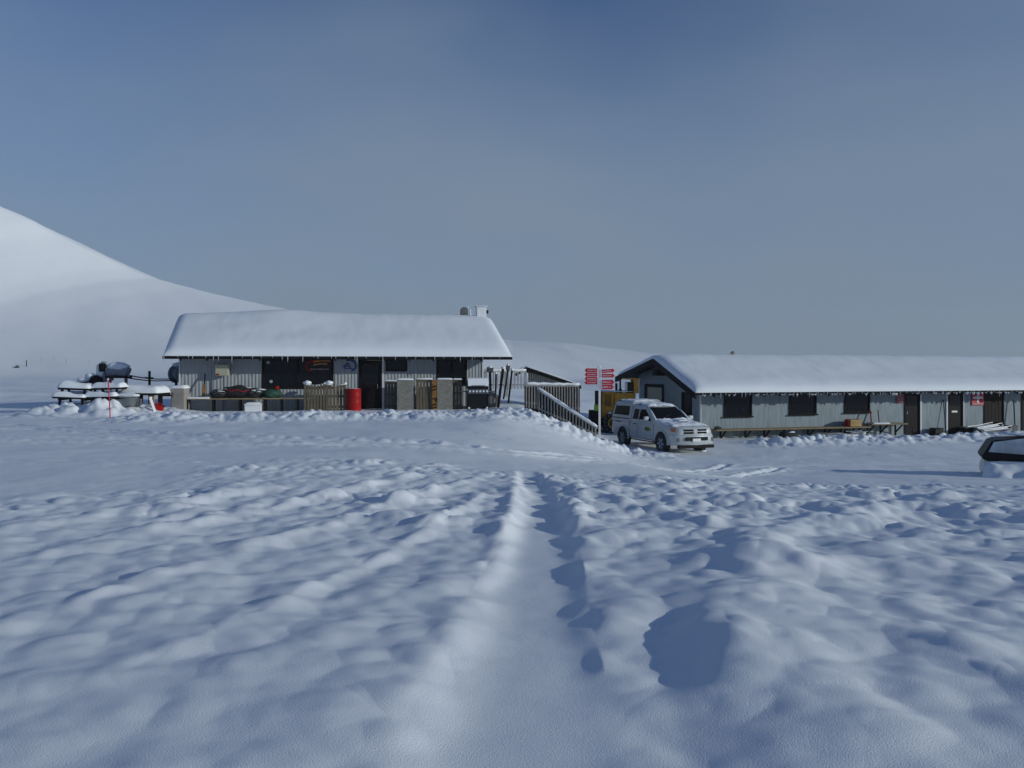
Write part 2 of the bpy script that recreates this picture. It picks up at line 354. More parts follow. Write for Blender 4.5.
def build_ground():
    ang = np.concatenate([np.arange(-38,38,.1), np.arange(38,322,3.0)]); ang = np.radians(ang)
    rad = np.concatenate([np.linspace(.25,2.4,24), np.exp(np.arange(math.log(2.45), math.log(48), .0048)), np.exp(np.arange(math.log(48.3), math.log(420), .009)), np.exp(np.arange(math.log(424), math.log(1000), .03))])
    A, Q = np.meshgrid(ang, rad); X, Y = (Q*np.sin(A)).ravel(), (Q*np.cos(A)).ravel()
    Z = ground_z(X, Y); nr, na = len(rad), len(ang)
    co = np.stack([X,Y,Z],1); co = np.vstack([co,[[0,0,gz(0,0.01)]]]).astype(np.float32)
    i = np.arange(nr-1)[:,None]*na; j = np.arange(na)[None,:]; jn = (j+1)%na
    quads = np.stack([(i+j),(i+na+j),(i+na+jn),(i+jn)],-1).reshape(-1,4)[:, ::-1]
    c = len(co)-1; tri = np.stack([np.full(na,c), np.arange(na), (np.arange(na)+1)%na],1)[:, ::-1]
    me = bpy.data.meshes.new('ground'); me.vertices.add(len(co)); me.vertices.foreach_set('co', co.ravel())
    li = np.concatenate([quads.ravel(), tri.ravel()]); me.loops.add(len(li)); me.loops.foreach_set('vertex_index', li.astype(np.int32))
    st = np.concatenate([np.arange(len(quads))*4, len(quads)*4+np.arange(na)*3]); tt = np.concatenate([np.full(len(quads),4), np.full(na,3)])
    me.polygons.add(len(st)); me.polygons.foreach_set('loop_start', st.astype(np.int32)); me.polygons.foreach_set('loop_total', tt.astype(np.int32))
    me.polygons.foreach_set('use_smooth', np.ones(len(st), bool)); me.update(calc_edges=True)
    if me.polygons[len(quads)//2].normal.z < 0: me.flip_normals()
    me.materials.append(M['snow']); o = bpy.data.objects.new('ground', me); C.objects.link(o); o['kind'] = 'structure'
build_ground()

# ------------------------------------------------------------------ camera, sun, sky
sc = bpy.context.scene
cam = bpy.data.cameras.new('camera'); co = bpy.data.objects.new('camera', cam); C.objects.link(co); sc.camera = co
cam.sensor_width = 36; cam.lens = F/1024*36; cam.shift_y = -(384-HY)/1024; cam.clip_end = 12000; cam.clip_start = .05
co.location = (0,0,CZ); co.rotation_euler = (R(90),0,0)
sd = Vector((math.cos(SUN_EL)*math.cos(SUN_A), -math.cos(SUN_EL)*math.sin(SUN_A), math.sin(SUN_EL)))
sun = bpy.data.lights.new('sun','SUN'); sun.energy = 2.8; sun.angle = R(.5); sun.color = (.97,1,.925)
so = bpy.data.objects.new('sun', sun); C.objects.link(so); so.rotation_euler = sd.to_track_quat('Z','Y').to_euler()
w = bpy.data.worlds.new('World'); sc.world = w; w.use_nodes = True; N, L = w.node_tree.nodes, w.node_tree.links
bg = N['Background']; sky = N.new('ShaderNodeTexSky'); sky.sky_type = 'NISHITA'; sky.sun_disc = False
sky.sun_elevation = SUN_EL; sky.sun_rotation = math.atan2(sd.x, sd.y)
sky.altitude = 1500
# thin mist over the mountain: thickest low down, breaking up overhead
tc = N.new('ShaderNodeTexCoord'); sp = N.new('ShaderNodeSeparateXYZ'); L.new(tc.outputs['Generated'], sp.inputs[0])
no = N.new('ShaderNodeTexNoise'); no.inputs['Scale'].default_value = 1.6; no.inputs['Detail'].default_value = 4; no.inputs['Roughness'].default_value = .45
mp = N.new('ShaderNodeMapping'); mp.inputs['Scale'].default_value = (1,1,2.2); L.new(tc.outputs['Generated'], mp.inputs[0]); L.new(mp.outputs[0], no.inputs['Vector'])
ramp = N.new('ShaderNodeMapRange'); ramp.interpolation_type = 'LINEAR'; ramp.inputs['From Min'].default_value = -.01; ramp.inputs['From Max'].default_value = .42
ramp.inputs['To Min'].default_value = .98; ramp.inputs['To Max'].default_value = .03
ad = N.new('ShaderNodeMath'); ad.operation = 'MULTIPLY_ADD'; ad.inputs[1].default_value = -.75; L.new(no.outputs['Fac'], ad.inputs[0])
L.new(sp.outputs['Z'], ad.inputs[2]); of = N.new('ShaderNodeMath'); of.inputs[1].default_value = .355; L.new(ad.outputs[0], of.inputs[0])
L.new(of.outputs[0], ramp.inputs['Value'])
mx = N.new('ShaderNodeMix'); mx.data_type = 'RGBA'; L.new(ramp.outputs[0], mx.inputs['Factor'])
tint = N.new('ShaderNodeMix'); tint.data_type = 'RGBA'; tint.blend_type = 'MULTIPLY'; tint.inputs['Factor'].default_value = 1; L.new(sky.outputs[0], tint.inputs['A']); tint.inputs['B'].default_value = (.48,.64,.91,1); L.new(tint.outputs['Result'], mx.inputs['A']); mx.inputs['B'].default_value = (1.92,2.58,3.45,1)
L.new(mx.outputs['Result'], bg.inputs['Color']); bg.inputs['Strength'].default_value = .12
vs = sc.view_settings; vs.view_transform = 'Standard'; vs.look = 'None'; vs.exposure = -.25; vs.gamma = 1
sc.cycles.max_bounces = 6; sc.cycles.diffuse_bounces = 3; sc.cycles.use_denoising = True
# ------------------------------------------------------------------ building helpers
def sheet_wall(mb, x0, x1, z0, z1, openings, y=0.0, corr=True, back=.10, amp=.011, pitch=.15):
    xs = sorted({x0, x1, *[o[0] for o in openings], *[o[1] for o in openings]}); xs = [x for x in xs if x0 <= x <= x1]
    for a, b in zip(xs, xs[1:]):
        if b-a < .005: continue
        cut = sorted([(o[2], o[3]) for o in openings if o[0] < (a+b)/2 < o[1]]); z = z0; spans = []
        for c, d in cut:
            if c > z: spans.append((z, c))
            z = max(z, d)
        if z < z1: spans.append((z, z1))
        for c, d in spans:
            mb.bb(a, b, y+.022, y+back, c, d)
            if corr:
                n = max(2, int((b-a)/pitch*6)); vs = []
                for i in range(n+1):
                    x = a+(b-a)*i/n; yy = y+amp*math.cos(x/pitch*2*math.pi)-.001
                    vs += [(x, yy, c), (x, yy, d)]
                mb.add(vs, [(2*i, 2*i+2, 2*i+3, 2*i+1) for i in range(n)])
    return mb

def roof_snow(name, parent, prof, s_of_t, T, seed, hump=None, n=170, fringe=.10):
    # prof: [(v,z) eave, ridge, back eave]; s_of_t(t) -> (s0,s1); snow lies T thick and rolls over the eave
    rr = random.Random(seed); (v0,z0),(v1,z1),(v2,z2) = prof
    l1, l2 = math.hypot(v1-v0,z1-z0), math.hypot(v2-v1,z2-z1); tot = l1+l2
    ts = [0,.012,.025,.04,.06,.085,.115,.15]+[.15+.85*(i+1)/26 for i in range(26)]
    def base(t):
        d = t*tot
        if d <= l1: q = d/l1; return v0+(v1-v0)*q, z0+(z1-z0)*q
        q = (d-l1)/l2; return v1+(v2-v1)*q, z1+(z2-z1)*q
    us = [0,.002,.005,.01,.018]+[.018+.964*(i+1)/n for i in range(n)]+[.99,.995,.998,1]
    xs = np.array([[s_of_t(t)[0]+(s_of_t(t)[1]-s_of_t(t)[0])*u for u in us] for t in ts]); vv = np.array([[base(t)[0]]*len(us) for t in ts])
    ns = fbm(xs/2.6+seed, vv/1.7, seed, 4); nf = perlin(xs/.35, vv/.3+3, seed+3)
    verts = []
    for i, t in enumerate(ts):
        v, z = base(t); d = t*tot; e1 = min(1, d/(T*2.6)); f1 = (1-(1-e1)**2.4)**.55; e2 = min(1,(tot-d)/(T*1.15)); f2 = math.sqrt(1-(1-e2)**2)
        k = abs(d-l1); ridge_round = -.10*math.exp(-(k/.5)**2)
        for j, u in enumerate(us):
            L = s_of_t(t)[1]-s_of_t(t)[0]; ed = min(u,1-u)*L; e3 = min(1, ed/(T*1.3)); f3 = math.sqrt(1-(1-e3)**2)
            far = min(1, ed/2.2); f3 *= .85+.15*far
            h = T*f1*f2*f3*(1+.09*ns[i,j])+(.006*nf[i,j]+ridge_round)*f1*f2*f3
            if hump: h += hump(xs[i,j], t)*f1*f2*f3
            out = .05*math.exp(-((d-T*.45)/(T*.5))**2)*f3 if d < 2*T else 0
            if i == 0: out = .035
            verts.append((xs[i,j], v-out, z+h+.002))
    m = len(us); fs = [(i*m+j, i*m+j+1, (i+1)*m+j+1, (i+1)*m+j) for i in range(len(ts)-1) for j in range(m-1)]
    o = len(verts)      # ragged frozen drip edge under the lip
    for j in range(m):
        x = xs[0,j]; dr = .03+.03*rr.random()+(fringe*rr.random()**2 if 2 < j < m-3 else 0)
        verts.append((x, v0-.03, z0-dr)); 
    fs += [(o+j, o+j+1, j+1, j) for j in range(m-1)]
    o2 = len(verts); verts += [(xs[0,j], v0+.05, z0+.003) for j in range(m)]
    fs += [(o2+j, o2+j+1, o+j+1, o+j) for j in range(m-1)]
    mb = MB(); mb.add(verts, fs); return mb.build(name, 'snow', parent, smooth='all')

def window(parent, x0, x1, z0, z1, y=0, name='window', panes=1, frame='fascia', w=.07, sill=False, pane='glass'):
    mb = MB(); g = .003
    mb.bb(x0, x0+w, y-.03, y+.09, z0, z1); mb.bb(x1-w, x1, y-.03, y+.09, z0, z1)
    mb.bb(x0+w, x1-w, y-.028, y+.088, z1-w, z1); mb.bb(x0+w, x1-w, y-.028, y+.088, z0, z0+w)
    for k in range(1, panes):
        x = x0+(x1-x0)*k/panes; mb.bb(x-w*.45, x+w*.45, y-.026, y+.086, z0+w, z1-w)
    if sill: mb.bb(x0-.05, x1+.05, y-.09, y-.031, z0-.05, z0+.02)
    f = mb.build(name, frame, parent, bevel=.006, seg=1)
    ed = [x0+w]+[x0+(x1-x0)*k/panes for k in range(1,panes)]+[x1-w]
    for k in range(panes):
        MB().bb(ed[k]-.01, ed[k+1]+.01, y+.035, y+.05, z0+w-.01, z1-w+.01).build('pane', pane, f)
    return f

def stroke(mb, pts, w, y, d=.006):       # flat painted stroke in the x,z plane
    for k, (a, b) in enumerate(zip(pts, pts[1:])):
        mb.bar((a[0], y-.0004*k, a[1]), (b[0], y-.0004*k, b[1]), d, w if not isinstance(w, list) else w[k], up=(0,0,1)) if abs(b[0]-a[0]) > abs(b[1]-a[1]) else mb.bar((a[0], y-.0004*k, a[1]), (b[0], y-.0004*k, b[1]), w if not isinstance(w, list) else w[k], d, up=(0,1,0))
def arc(cx, cz, rx, rz, a0, a1, n=9): return [(cx+rx*math.cos(R(a0+(a1-a0)*i/n)), cz+rz*math.sin(R(a0+(a1-a0)*i/n))) for i in range(n+1)]
def letters(mb, x0, x1, z, h, y, seed, d=.006):     # worn lettering too small to read: uneven upright strokes
    rr = random.Random(seed); x = x0
    while x < x1-.02:
        w = rr.uniform(.35,.75)*h; w = min(w, x1-x)
        if rr.random() < .14: x += h*.2; continue
        t = h*.24; mb.bb(x, x+t, y-d, y, z, z+h)
        if w > t*2.2: mb.bb(x+t+.0005, x+w-.0005, y-d*.9, y, z+h*.4*rr.choice((0,1,2))*.95, z+h*.4*rr.choice((0,))+h*.24+h*.38*rr.choice((0,1,2))) if rr.random() < .0 else mb.bb(x+t+.0005, x+w, y-d*.9, y, z+h*rr.choice((0,.38,.76)), z+h*rr.choice((0,.38,.76))*0+h*1.0*rr.choice((.24,.6,1.0))) if False else None
        if w > t*2.2:
            k = rr.choice((0,.38,.76)); mb.bb(x+t+.0005, x+w, y-d*.9, y, z+h*k, z+h*(k+.24))
            if rr.random() < .6: mb.bb(x+w-t, x+w, y-d*.8, y, z+h*(k+.241) if k < .5 else z, z+h if k < .5 else z+h*k-.0005)
        x += w+h*.2

# ------------------------------------------------------------------ corrugated day lodge
lodge = thing('lodge_hut', 'low corrugated iron hut with a thick rounded snow roof and dark doors', 'hut', LH.O, LH.a)
Ls = LH.s_of; Lz = LH.z_of
TOP = 2.62
winA = (Ls(262), Ls(333.5), Lz(300,389), 2.34); doorA = (Ls(358.5), Ls(382), -.12, 2.34)
winB = (Ls(385.5), Ls(407), Lz(396,371.5), 2.34); winC = (Ls(436.5), Ls(467), Lz(450,386), 2.34)
WL = Ls(482)
mb = MB(); sheet_wall(mb, 0, WL, -.3, TOP, [winA, doorA, winB, winC]); mb.build('wall', 'corr', lodge, smooth=True)
mb = MB()          # the other three walls
for y0, y1, x0, x1 in ((6.0,6.1,0,WL),): mb.bb(x0, x1, y0, y1, -.3, TOP)
for x0, x1 in ((0,.1),(WL-.1,WL)):
    mb.add([(x0,.11,-.3),(x0,5.99,-.3),(x0,5.99,TOP),(x0,3,3.75),(x0,.11,TOP),(x1,.11,-.3),(x1,5.99,-.3),(x1,5.99,TOP),(x1,3,3.75),(x1,.11,TOP)],
           [(0,1,2,3,4),(9,8,7,6,5),(0,5,6,1),(1,6,7,2),(2,7,8,3),(3,8,9,4),(4,9,5,0)])
mb.build('end_wall', 'corr', lodge)
for b6 in ((-.05,.0,-.035,.12,-.3,TOP),(doorA[1]+.002, doorA[1]+.09, -.04, .02, -.2, 2.36),(WL, WL+.05, -.035, .12, -.3, TOP)): MB().bb(*b6).build('corner_trim', 'trim', lodge)
fA = window(lodge, *winA, panes=2, frame='dark', w=.10)
window(lodge, *winB, frame='dark', w=.06)
fC = window(lodge, *winC, panes=2, frame='dark', w=.10)
d = MB().bb(doorA[0]+.09, doorA[1]-.09, .03, .075, -.2, 2.24).build('door', 'door', lodge)
mb = MB(); mb.bb(doorA[0], doorA[0]+.085, -.03, .09, -.2, 2.34); mb.bb(doorA[1]-.085, doorA[1], -.03, .09, -.2, 2.34); mb.bb(doorA[0]+.085, doorA[1]-.085, -.028, .088, 2.25, 2.34); mb.build('door_frame', 'dark', lodge)
MB().bb(doorA[0]+.16, doorA[1]-.16, .018, .029, 1.15, 2.1).build('pane', 'glass', d)
MB().tube([(doorA[1]-.2, .0, .95), (doorA[1]-.2, -.03, 1.0), (doorA[1]-.2, -.03, 1.15)], .014).build('handle', 'chrome', d)
# painted swirl emblem on the window
x, z = Ls(311), Lz(311,366)
mb = MB(); stroke(mb, arc(x, z, .22, .22, 60, 285), .085, .032); stroke(mb, arc(x+.22, z+.17, .34, .1, 170, 60), .06, .032)
mb.build('emblem', 'red', fA)
mb = MB(); stroke(mb, [(x+.12, z+.19), (x+.45, z+.26), (x+.85, z+.24)], .09, .026); stroke(mb, [(x+.1, z+.05), (x+.4, z+.1), (x+.72, z+.10)], .065, .025)
mb.build('emblem', 'orange', fA)
mb = MB(); letters(mb, x-.02, x+.8, z-.18, .07, .030, 5); mb.build('lettering', 'pinkletter', fA)
for px, py in ((268,362.5),(271,381.5)):
    xx, zz = Ls(px), Lz(px,py); MB().lathe([(0,0),(.07,0),(.07,.006),(0,.006)], 14, Matrix.Translation((xx,.034,zz)) @ Matrix.Rotation(R(90),4,'X')).build('sticker', 'lens', fA)
# blue painted emblem on the wall sheet
x, z = Ls(347.5), Lz(347,365.5)
mb = MB(); y = -.024
stroke(mb, [(x-.16,z-.12),(x-.02,z+.1),(x+.04,z+.1),(x+.11,z-.12)], .06, y); stroke(mb, [(x-.2,z-.03),(x+.1,z-.03)], .05, y-.003)
stroke(mb, arc(x+.08, z, .30, .25, 115, -70, 12), .085, y-.002); stroke(mb, [(x-.16,z-.13),(x+.3,z-.16)], .04, y-.001)
mb.build('emblem', 'blue', lodge)
# roof
def lroof_s(t): return (-.44-.30*min(1,t/.5), 14.62-.35*min(1,t/.5))
prof = [(-1.1,2.42),(3.0,4.33),(7.1,2.42)]
mb = MB(); rings = []
for k in (0,1):
    pts = []
    for (v,z),t in zip(prof,(0,.5,1)): pts.append((lroof_s(t)[k], v, z))
    for (v,z),t in list(zip(prof,(0,.5,1)))[::-1]: pts.append((lroof_s(t)[k], v, z-.13))
    rings.append(pts)
mb.loft(rings); mb.bb(-.46, 14.64, -1.145, -1.102, 2.27, 2.40)
roof = mb.build('roof', 'fascia', lodge)
roof_snow('roof_snow', lodge, prof, lroof_s, .40, 4, hump=lambda s,t: (.13*math.exp(-((s-4.2)/1.9)**2)-.06*math.exp(-((s)/1.6)**2))*math.exp(-((t-.5)/.16)**2))
qx, Y = LH.s_of(480.5, 3), 38.6
zc = LH.z_of(480, 311, 3)
mb = MB(); mb.bb(qx-.22, qx+.26, 2.75, 3.25, zc-.42, zc+.2); ch = mb.build('chimney', 'white', lodge, bevel=.02)
mb = MB(); mb.bb(qx-.28, qx+.32, 2.69, 3.31, zc+.203, zc+.25); mb.build('cap', 'white', ch, bevel=.01)
MB().tube([(qx+.27,2.9,zc-.05),(qx+.38,2.9,zc-.05)], .09, 12).build('spout', 'black', ch)
MB().bb(qx-.9, qx-.23, 2.95, 3.05, zc-.42, zc-.34).build('bracket', 'steel', ch)
dx = LH.s_of(464.5, 3); zd = LH.z_of(464, 311, 3)
mb = MB(); mb.prism([(-.2,-.2),(.2,-.2),(.2,.05),(.12,.17),(0,.2),(-.12,.17),(-.2,.05)], .12, Matrix.Translation((dx-.02,2.9,zd))); v = mb.build('roof_vent', 'steel', lodge, bevel=.03)
MB().tube([(dx+.16,2.9,zd+.22),(dx+.26,2.9,zd+.1),(dx+.31,2.9,zd-.25)], .03).build('pipe', 'white', v)
# rafters under the eave
for k in range(13):
    x = .25+k*1.08; MB().bar((x,-1.09,2.235),(x,.02,2.69), .05, .09).build('rafter', 'dark', lodge)

# ------------------------------------------------------------------ long painted hut
long = thing('long_hut', 'long pale painted hut with three windows, a snowy gable and dark doors', 'hut', RH.O, RH.a)
Rs, Rz = RH.s_of, RH.z_of
HT = 2.56; RL = 25.5
def win(p0,p1,y0,y1): return (Rs(p0), Rs(p1), Rz((p0+p1)/2,y1), min(2.2, Rz((p0+p1)/2,y0)))
W = [win(724,752,392,416.5), win(789,816.5,392,414.5), win(844.5,870,391,412.5)]
D = [(Rs(904.5),Rs(920),-.1,2.17), (Rs(947.5),Rs(963),-.1,2.17), (Rs(984),Rs(1004),-.1,2.17), (Rs(1021.5),Rs(1040),-.1,2.17)]
mb = MB(); sheet_wall(mb, .0, RL, -.4, HT, W+D, corr=False, back=.12); mb.build('wall', 'paint', long)
mb = MB()         # gable towards the ute, with its two openings cut out of panels
def gz_roof(v): return (2.26-.15)+(v+1)*.367 if v < 3.6 else 3.95-.15-(v-3.6)*.196
def gpanel(v0, v1, z0, vs_mid=()):
    pts = [(v0,z0),(v1,z0)]+[(v, gz_roof(v)) for v in sorted({v1,v0,*vs_mid}, reverse=True)]
    mb.add([(0,v,z) for v,z in pts]+[(.1,v,z) for v,z in pts], [tuple(range(len(pts))), tuple(range(len(pts),2*len(pts)))[::-1]]+[(i,(i+1)%len(pts),(i+1)%len(pts)+len(pts),i+len(pts)) for i in range(len(pts))])
gd, gg = (.92,2.0,2.22), (4.06,6.5,2.57)
gpanel(.125, gd[0], -.4); gpanel(gd[0], gd[1], gd[2]); gpanel(gd[1], gg[0], -.4, (3.6,)); gpanel(gg[0], gg[1], gg[2]); gpanel(gg[1], 7.2, -.4)
mb.bb(0,RL,7.2,7.3,-.4,gz_roof(7.2)); mb.bb(RL-.1,RL,.125,7.19,-.4,2.5)
mb.build('gable_wall', 'paint', long)
for b6 in ((-.03,.0,-.03,.10,-.4,HT),(D[1][0]-.09,D[1][0]-.002,-.03,.02,-.1,2.18),(D[0][1]+.002,D[0][1]+.08,-.03,.02,-.1,2.18),(D[1][1]+.002,D[1][1]+.05,-.03,.02,-.1,2.18)): MB().bb(*b6).build('corner_trim', 'trim', long)
for w_ in W: window(long, *w_, frame='dark', w=.075, sill=True)
for i, d_ in enumerate(D):
    m_ = 'brown' if i >= 2 else 'door'
    dd = MB().bb(d_[0]+.07, d_[1]-.07, .03, .07, -.1, 2.10).build('door', m_, long)
    mb = MB(); mb.bb(d_[0], d_[0]+.068, -.02, .09, -.1, 2.17); mb.bb(d_[1]-.068, d_[1], -.02, .09, -.1, 2.17); mb.bb(d_[0]+.068, d_[1]-.068, -.018, .088, 2.102, 2.17); mb.build('door_frame', 'dark', long)
    if i < 2: MB().bb(d_[0]+.17, d_[1]-.17, .015, .029, 1.45, 1.98).build('pane', 'glass', dd)
    if i == 0: MB().tube([(d_[0]+.14,.0,1.0),(d_[0]+.14,-.04,1.02),(d_[0]+.14,-.04,1.16)], .018).build('handle', 'chrome', dd)
    if i == 2:
        for k in range(1,5): MB().bb(d_[0]+.07+k*(d_[1]-d_[0]-.14)/5-.012, d_[0]+.07+k*(d_[1]-d_[0]-.14)/5+.012, .02, .029, -.05, 2.08).build('board_strip', 'door', dd)
mb = MB(); zz = Rz(954.5,412.5); mb.bb(Rs(952), Rs(957.5), .008, .028, zz, zz+.10); o = mb.build('door_plate', 'white', long)
# gable door and pale roller door
def gbox(mb, v0, v1, z0, z1, x0, x1): mb.bb(x0, x1, v0, v1, z0, z1)
mb = MB(); gbox(mb, gd[0]+.07, gd[1]-.07, -.2, gd[2]-.07, .03, .07); mb.build('door', 'black', long)
mb = MB(); gbox(mb, gd[0], gd[0]+.069, -.2, gd[2], -.03, .09); gbox(mb, gd[1]-.069, gd[1], -.2, gd[2], -.03, .09); gbox(mb, gd[0]+.069, gd[1]-.069, gd[2]-.069, gd[2], -.028, .088); mb.build('door_frame', 'dark', long)
mb = MB()
for k in range(18): gbox(mb, gg[0]+.22, gg[1]-.22, -.2+k*.145, -.2+k*.145+.138, .03+.004*(k%2), .06)
mb.build('roller_door', 'cream', long)
mb = MB(); gbox(mb, gg[0], gg[0]+.21, -.2, gg[2], -.04, .09); gbox(mb, gg[1]-.21, gg[1], -.2, gg[2], -.04, .09); gbox(mb, gg[0]+.21, gg[1]-.21, gg[2]-.17, gg[2], -.038, .088); mb.build('door_frame', 'dark', long)
# roof
def rroof_s(t): return (-.85, RL+.8)
rprof = [(-1.0,2.27),(3.6,3.96),(8.7,2.96)]
mb = MB(); rings = []
for k in (0,1):
    pts = [(rroof_s(0)[k]+(.06 if k == 0 else 0), v, z) for v,z in rprof]+[(rroof_s(0)[k]+(.06 if k == 0 else 0), v, z-.12) for v,z in rprof[::-1]]; rings.append(pts)
mb.loft(rings); mb.bb(-.85, RL+.8, -1.04, -1.003, 2.17, 2.265)
mb.build('roof', 'fascia', long)
mb = MB()          # barge boards on the gable
for (a,b) in (((-1.04,2.25),(3.6,3.955)),((3.6,3.955),(8.74,2.95))):
    dz = .31; mb.add([(x,v,z) for x in (-.90,-.795) for v,z in (a,b,(b[0],b[1]-dz),(a[0],a[1]-dz*.9))], [(0,1,2,3),(7,6,5,4),(0,4,5,1),(1,5,6,2),(2,6,7,3),(3,7,4,0)])
mb.build('barge_board', 'fascia', long)
mb = MB(); mb.bb(-.79,-.02,3.35,3.85,3.05,3.4); mb.build('eave_bracket', 'dark', long)
roof_snow('roof_snow', long, rprof, rroof_s, .36, 9, n=300, fringe=.20)
for k in range(28):
    x = .2+k*.91; MB().bar((x,-.995,2.10),(x,.0,2.465), .05, .10).build('rafter', 'dark', long)
q = RH.s_of(733, 3.6); zz = RH.z_of(733, 352.5, 3.6)
MB().lathe([(.10,-.25),(.10,-.05),(.15,-.04),(.15,.0),(.03,.08)], 14, Matrix.Translation((q,3.6,zz))).build('roof_vent', 'cabinet', long, smooth=True)
# ice hanging from the eaves
icm = MB().lathe([(.022,0),(.016,-.35),(.008,-.75),(.001,-1)], 7).build('icicle', 'lens', long, smooth='all')
ri = random.Random(17)
def ice(par, x, v, z, L_, first=None):
    o = first or icm.copy()
    if not first: C.objects.link(o)
    o.parent = par; o.location = (x, v, z); o.scale = (1,1,L_)
for k in range(70):
    ice(long, -.5+k*.32+ri.uniform(-.2,.2), -1.075+ri.uniform(-.01,.01), 2.27, ri.uniform(.08,.20)+.22*ri.random()**4, icm if k == 0 else None)
for k in range(40): ice(lodge, -.3+k*.37+ri.uniform(-.2,.2), -1.175+ri.uniform(-.01,.01), 2.40, ri.uniform(.05,.14)+.28*ri.random()**4)
# signs on the wall
x0, x1 = Rs(971.3), Rs(984)-.03; z1 = 2.12; z0 = Rz(977,405.3)
s = thing('first_aid_sign', 'square red sign with a white cross beside the brown door', 'sign', RH.world((x0+x1)/2, -.03, z0), RH.a)
wd, ht = x1-x0, z1-z0
MB().bb(-wd/2, wd/2, 0, .02, 0, ht).build('sign_board', 'sign_red', s, bevel=.01, seg=1)
mb = MB(); cz = ht*.60; a, b = .085*wd/.6, .24*wd/.6
mb.bb(-a/2,a/2,-.008,-.002,cz-b*.85,cz+b*.85); mb.bb(-b,-a/2-.0005,-.008,-.002,cz-a/2,cz+a/2); mb.bb(a/2+.0005,b,-.008,-.002,cz-a/2,cz+a/2); mb.build('cross', 'lettering', s)
for xa, xb, sd_ in ((-wd*.38,-.02,11),(.03,wd*.40,12)): mb = MB(); letters(mb, xa, xb, ht*.07, ht*.10, -.001, sd_); mb.build('lettering', 'lettering', s)
x0, x1 = Rs(895.8), Rs(904.3)-.02; z1 = 2.14; z0 = Rz(900,403.2); wd, ht = x1-x0, z1-z0
s = thing('notice_sign', 'dull red notice board covered in pale lettering beside a dark door', 'sign', RH.world((x0+x1)/2, -.03, z0), RH.a)
MB().bb(-wd/2, wd/2, 0, .02, 0, ht).build('sign_board', 'sign_dull', s, bevel=.01, seg=1)
for k in range(4): mb = MB(); letters(mb, -wd*.36, wd*.36, ht*(.12+.21*k), ht*.12, -.001, 20+k); mb.build('lettering', 'pinkletter', s)
# ------------------------------------------------------------------ things along the corrugated hut
def lput(px, v, dz=0):      # a spot before the left hut, standing on the snow
    p = LH.world(Ls(px, v), v); p.z = gz(p.x, p.y)+dz; return p
def rput(px, v, dz=0):
    p = RH.world(Rs(px, v), v); p.z = gz(p.x, p.y)+dz; return p
def sm(px, v, fr): p = fr.world(fr.s_of(px, v), v); return p.y/F        # metres per pixel there
def zl(py, Y): return CZ-(py-HY)/F*Y

# long counter bench
p = lput(187, -.75); s0, s1 = 0, Ls(304,-.75)-Ls(187,-.75); top = zl(398.2, 34.6)-p.z
bench = thing('wall_bench', 'long plank bench on dark legs before the corrugated wall', 'bench', p, LH.a)
MB().bb(0, s1, -.28, .28, top-.06, top).build('plank', 'timber_x', bench, bevel=.01, seg=1)
MB().snow(.05, .95, -.27, .27, top, .05, 3).build('snow_cap', 'snow', bench, smooth='all')
for px in (187.5, 213, 239.5, 264.5, 281, 297):
    x = Ls(px,-.75)-Ls(187,-.75)
    mb = MB(); mb.bb(x, x+.075, -.24, -.165, -.25, top-.061); mb.bb(x, x+.075, .165, .24, -.25, top-.061); mb.bb(x+.005, x+.07, -.1645, .1645, top-.14, top-.0615); mb.build('leg', 'dark', bench)
bt = p.z+top
def bag(px0, px1, h, m, label, seed, v=-.75, strap=None, snow=True, cat='bag', name='ski_bag'):
    c = LH.world(Ls((px0+px1)/2, v), v); c.z = bt; w_ = (px1-px0)*.0433
    t = thing(name, label, cat, c, LH.a)
    MB().blob((0,0,h*.42), (w_,.50,h), seed, .16, 24, 14, .84).build('body', m, t, smooth='all')
    if strap:
        MB().tube([(-w_*.38,-.16,h*.62),(-w_*.2,-.27,h*.5),(w_*.0,-.26,h*.62),(w_*.2,-.27,h*.45),(w_*.4,-.17,h*.6)], .016, 8).build('strap', strap, t, smooth=True)
    if snow:
        rr = random.Random(seed); mb = MB()
        for k in range(5): mb.blob((rr.uniform(-.4,.4)*w_, rr.uniform(-.24,-.02), h*rr.uniform(.55,.86)), (rr.uniform(.14,.42),rr.uniform(.08,.14),rr.uniform(.03,.05)), seed+k, .2, 10, 6)
        mb.build('snow_dusting', 'snow', t, smooth='all')
bag(210.5, 228, .40, 'blackrough', 'low black bag dusted with snow, nearest the meter box post', 2, strap='steel')
bag(224, 252, .60, 'blackrough', 'largest black bag in the heap, with a red strap under snow', 8, strap='sign_red')
bag(246, 265, .46, 'blackrough', 'black bag dusted with snow between the big bag and green bundle', 15, strap='steel')
bag(263, 281.5, .42, 'green', 'dark green bundle lying on the plank bench under the window', 22, snow=False, name='tarpaulin_bundle', cat='bundle')
c = LH.world(Ls(276.8,-.6), -.6); c.z = bt+.34; t = thing('red_bag', 'small red bag on top of the dark green bundle', 'bag', c, LH.a)
MB().blob((0,0,.09), (.24,.2,.16), 5, .14, 16, 10, .8).build('body', 'red', t, smooth='all')
MB().tube([(-.07,-.03,.14),(-.04,-.05,.21),(.04,-.05,.21),(.07,-.03,.14)], .012, 6).build('handle', 'black', t, smooth=True)

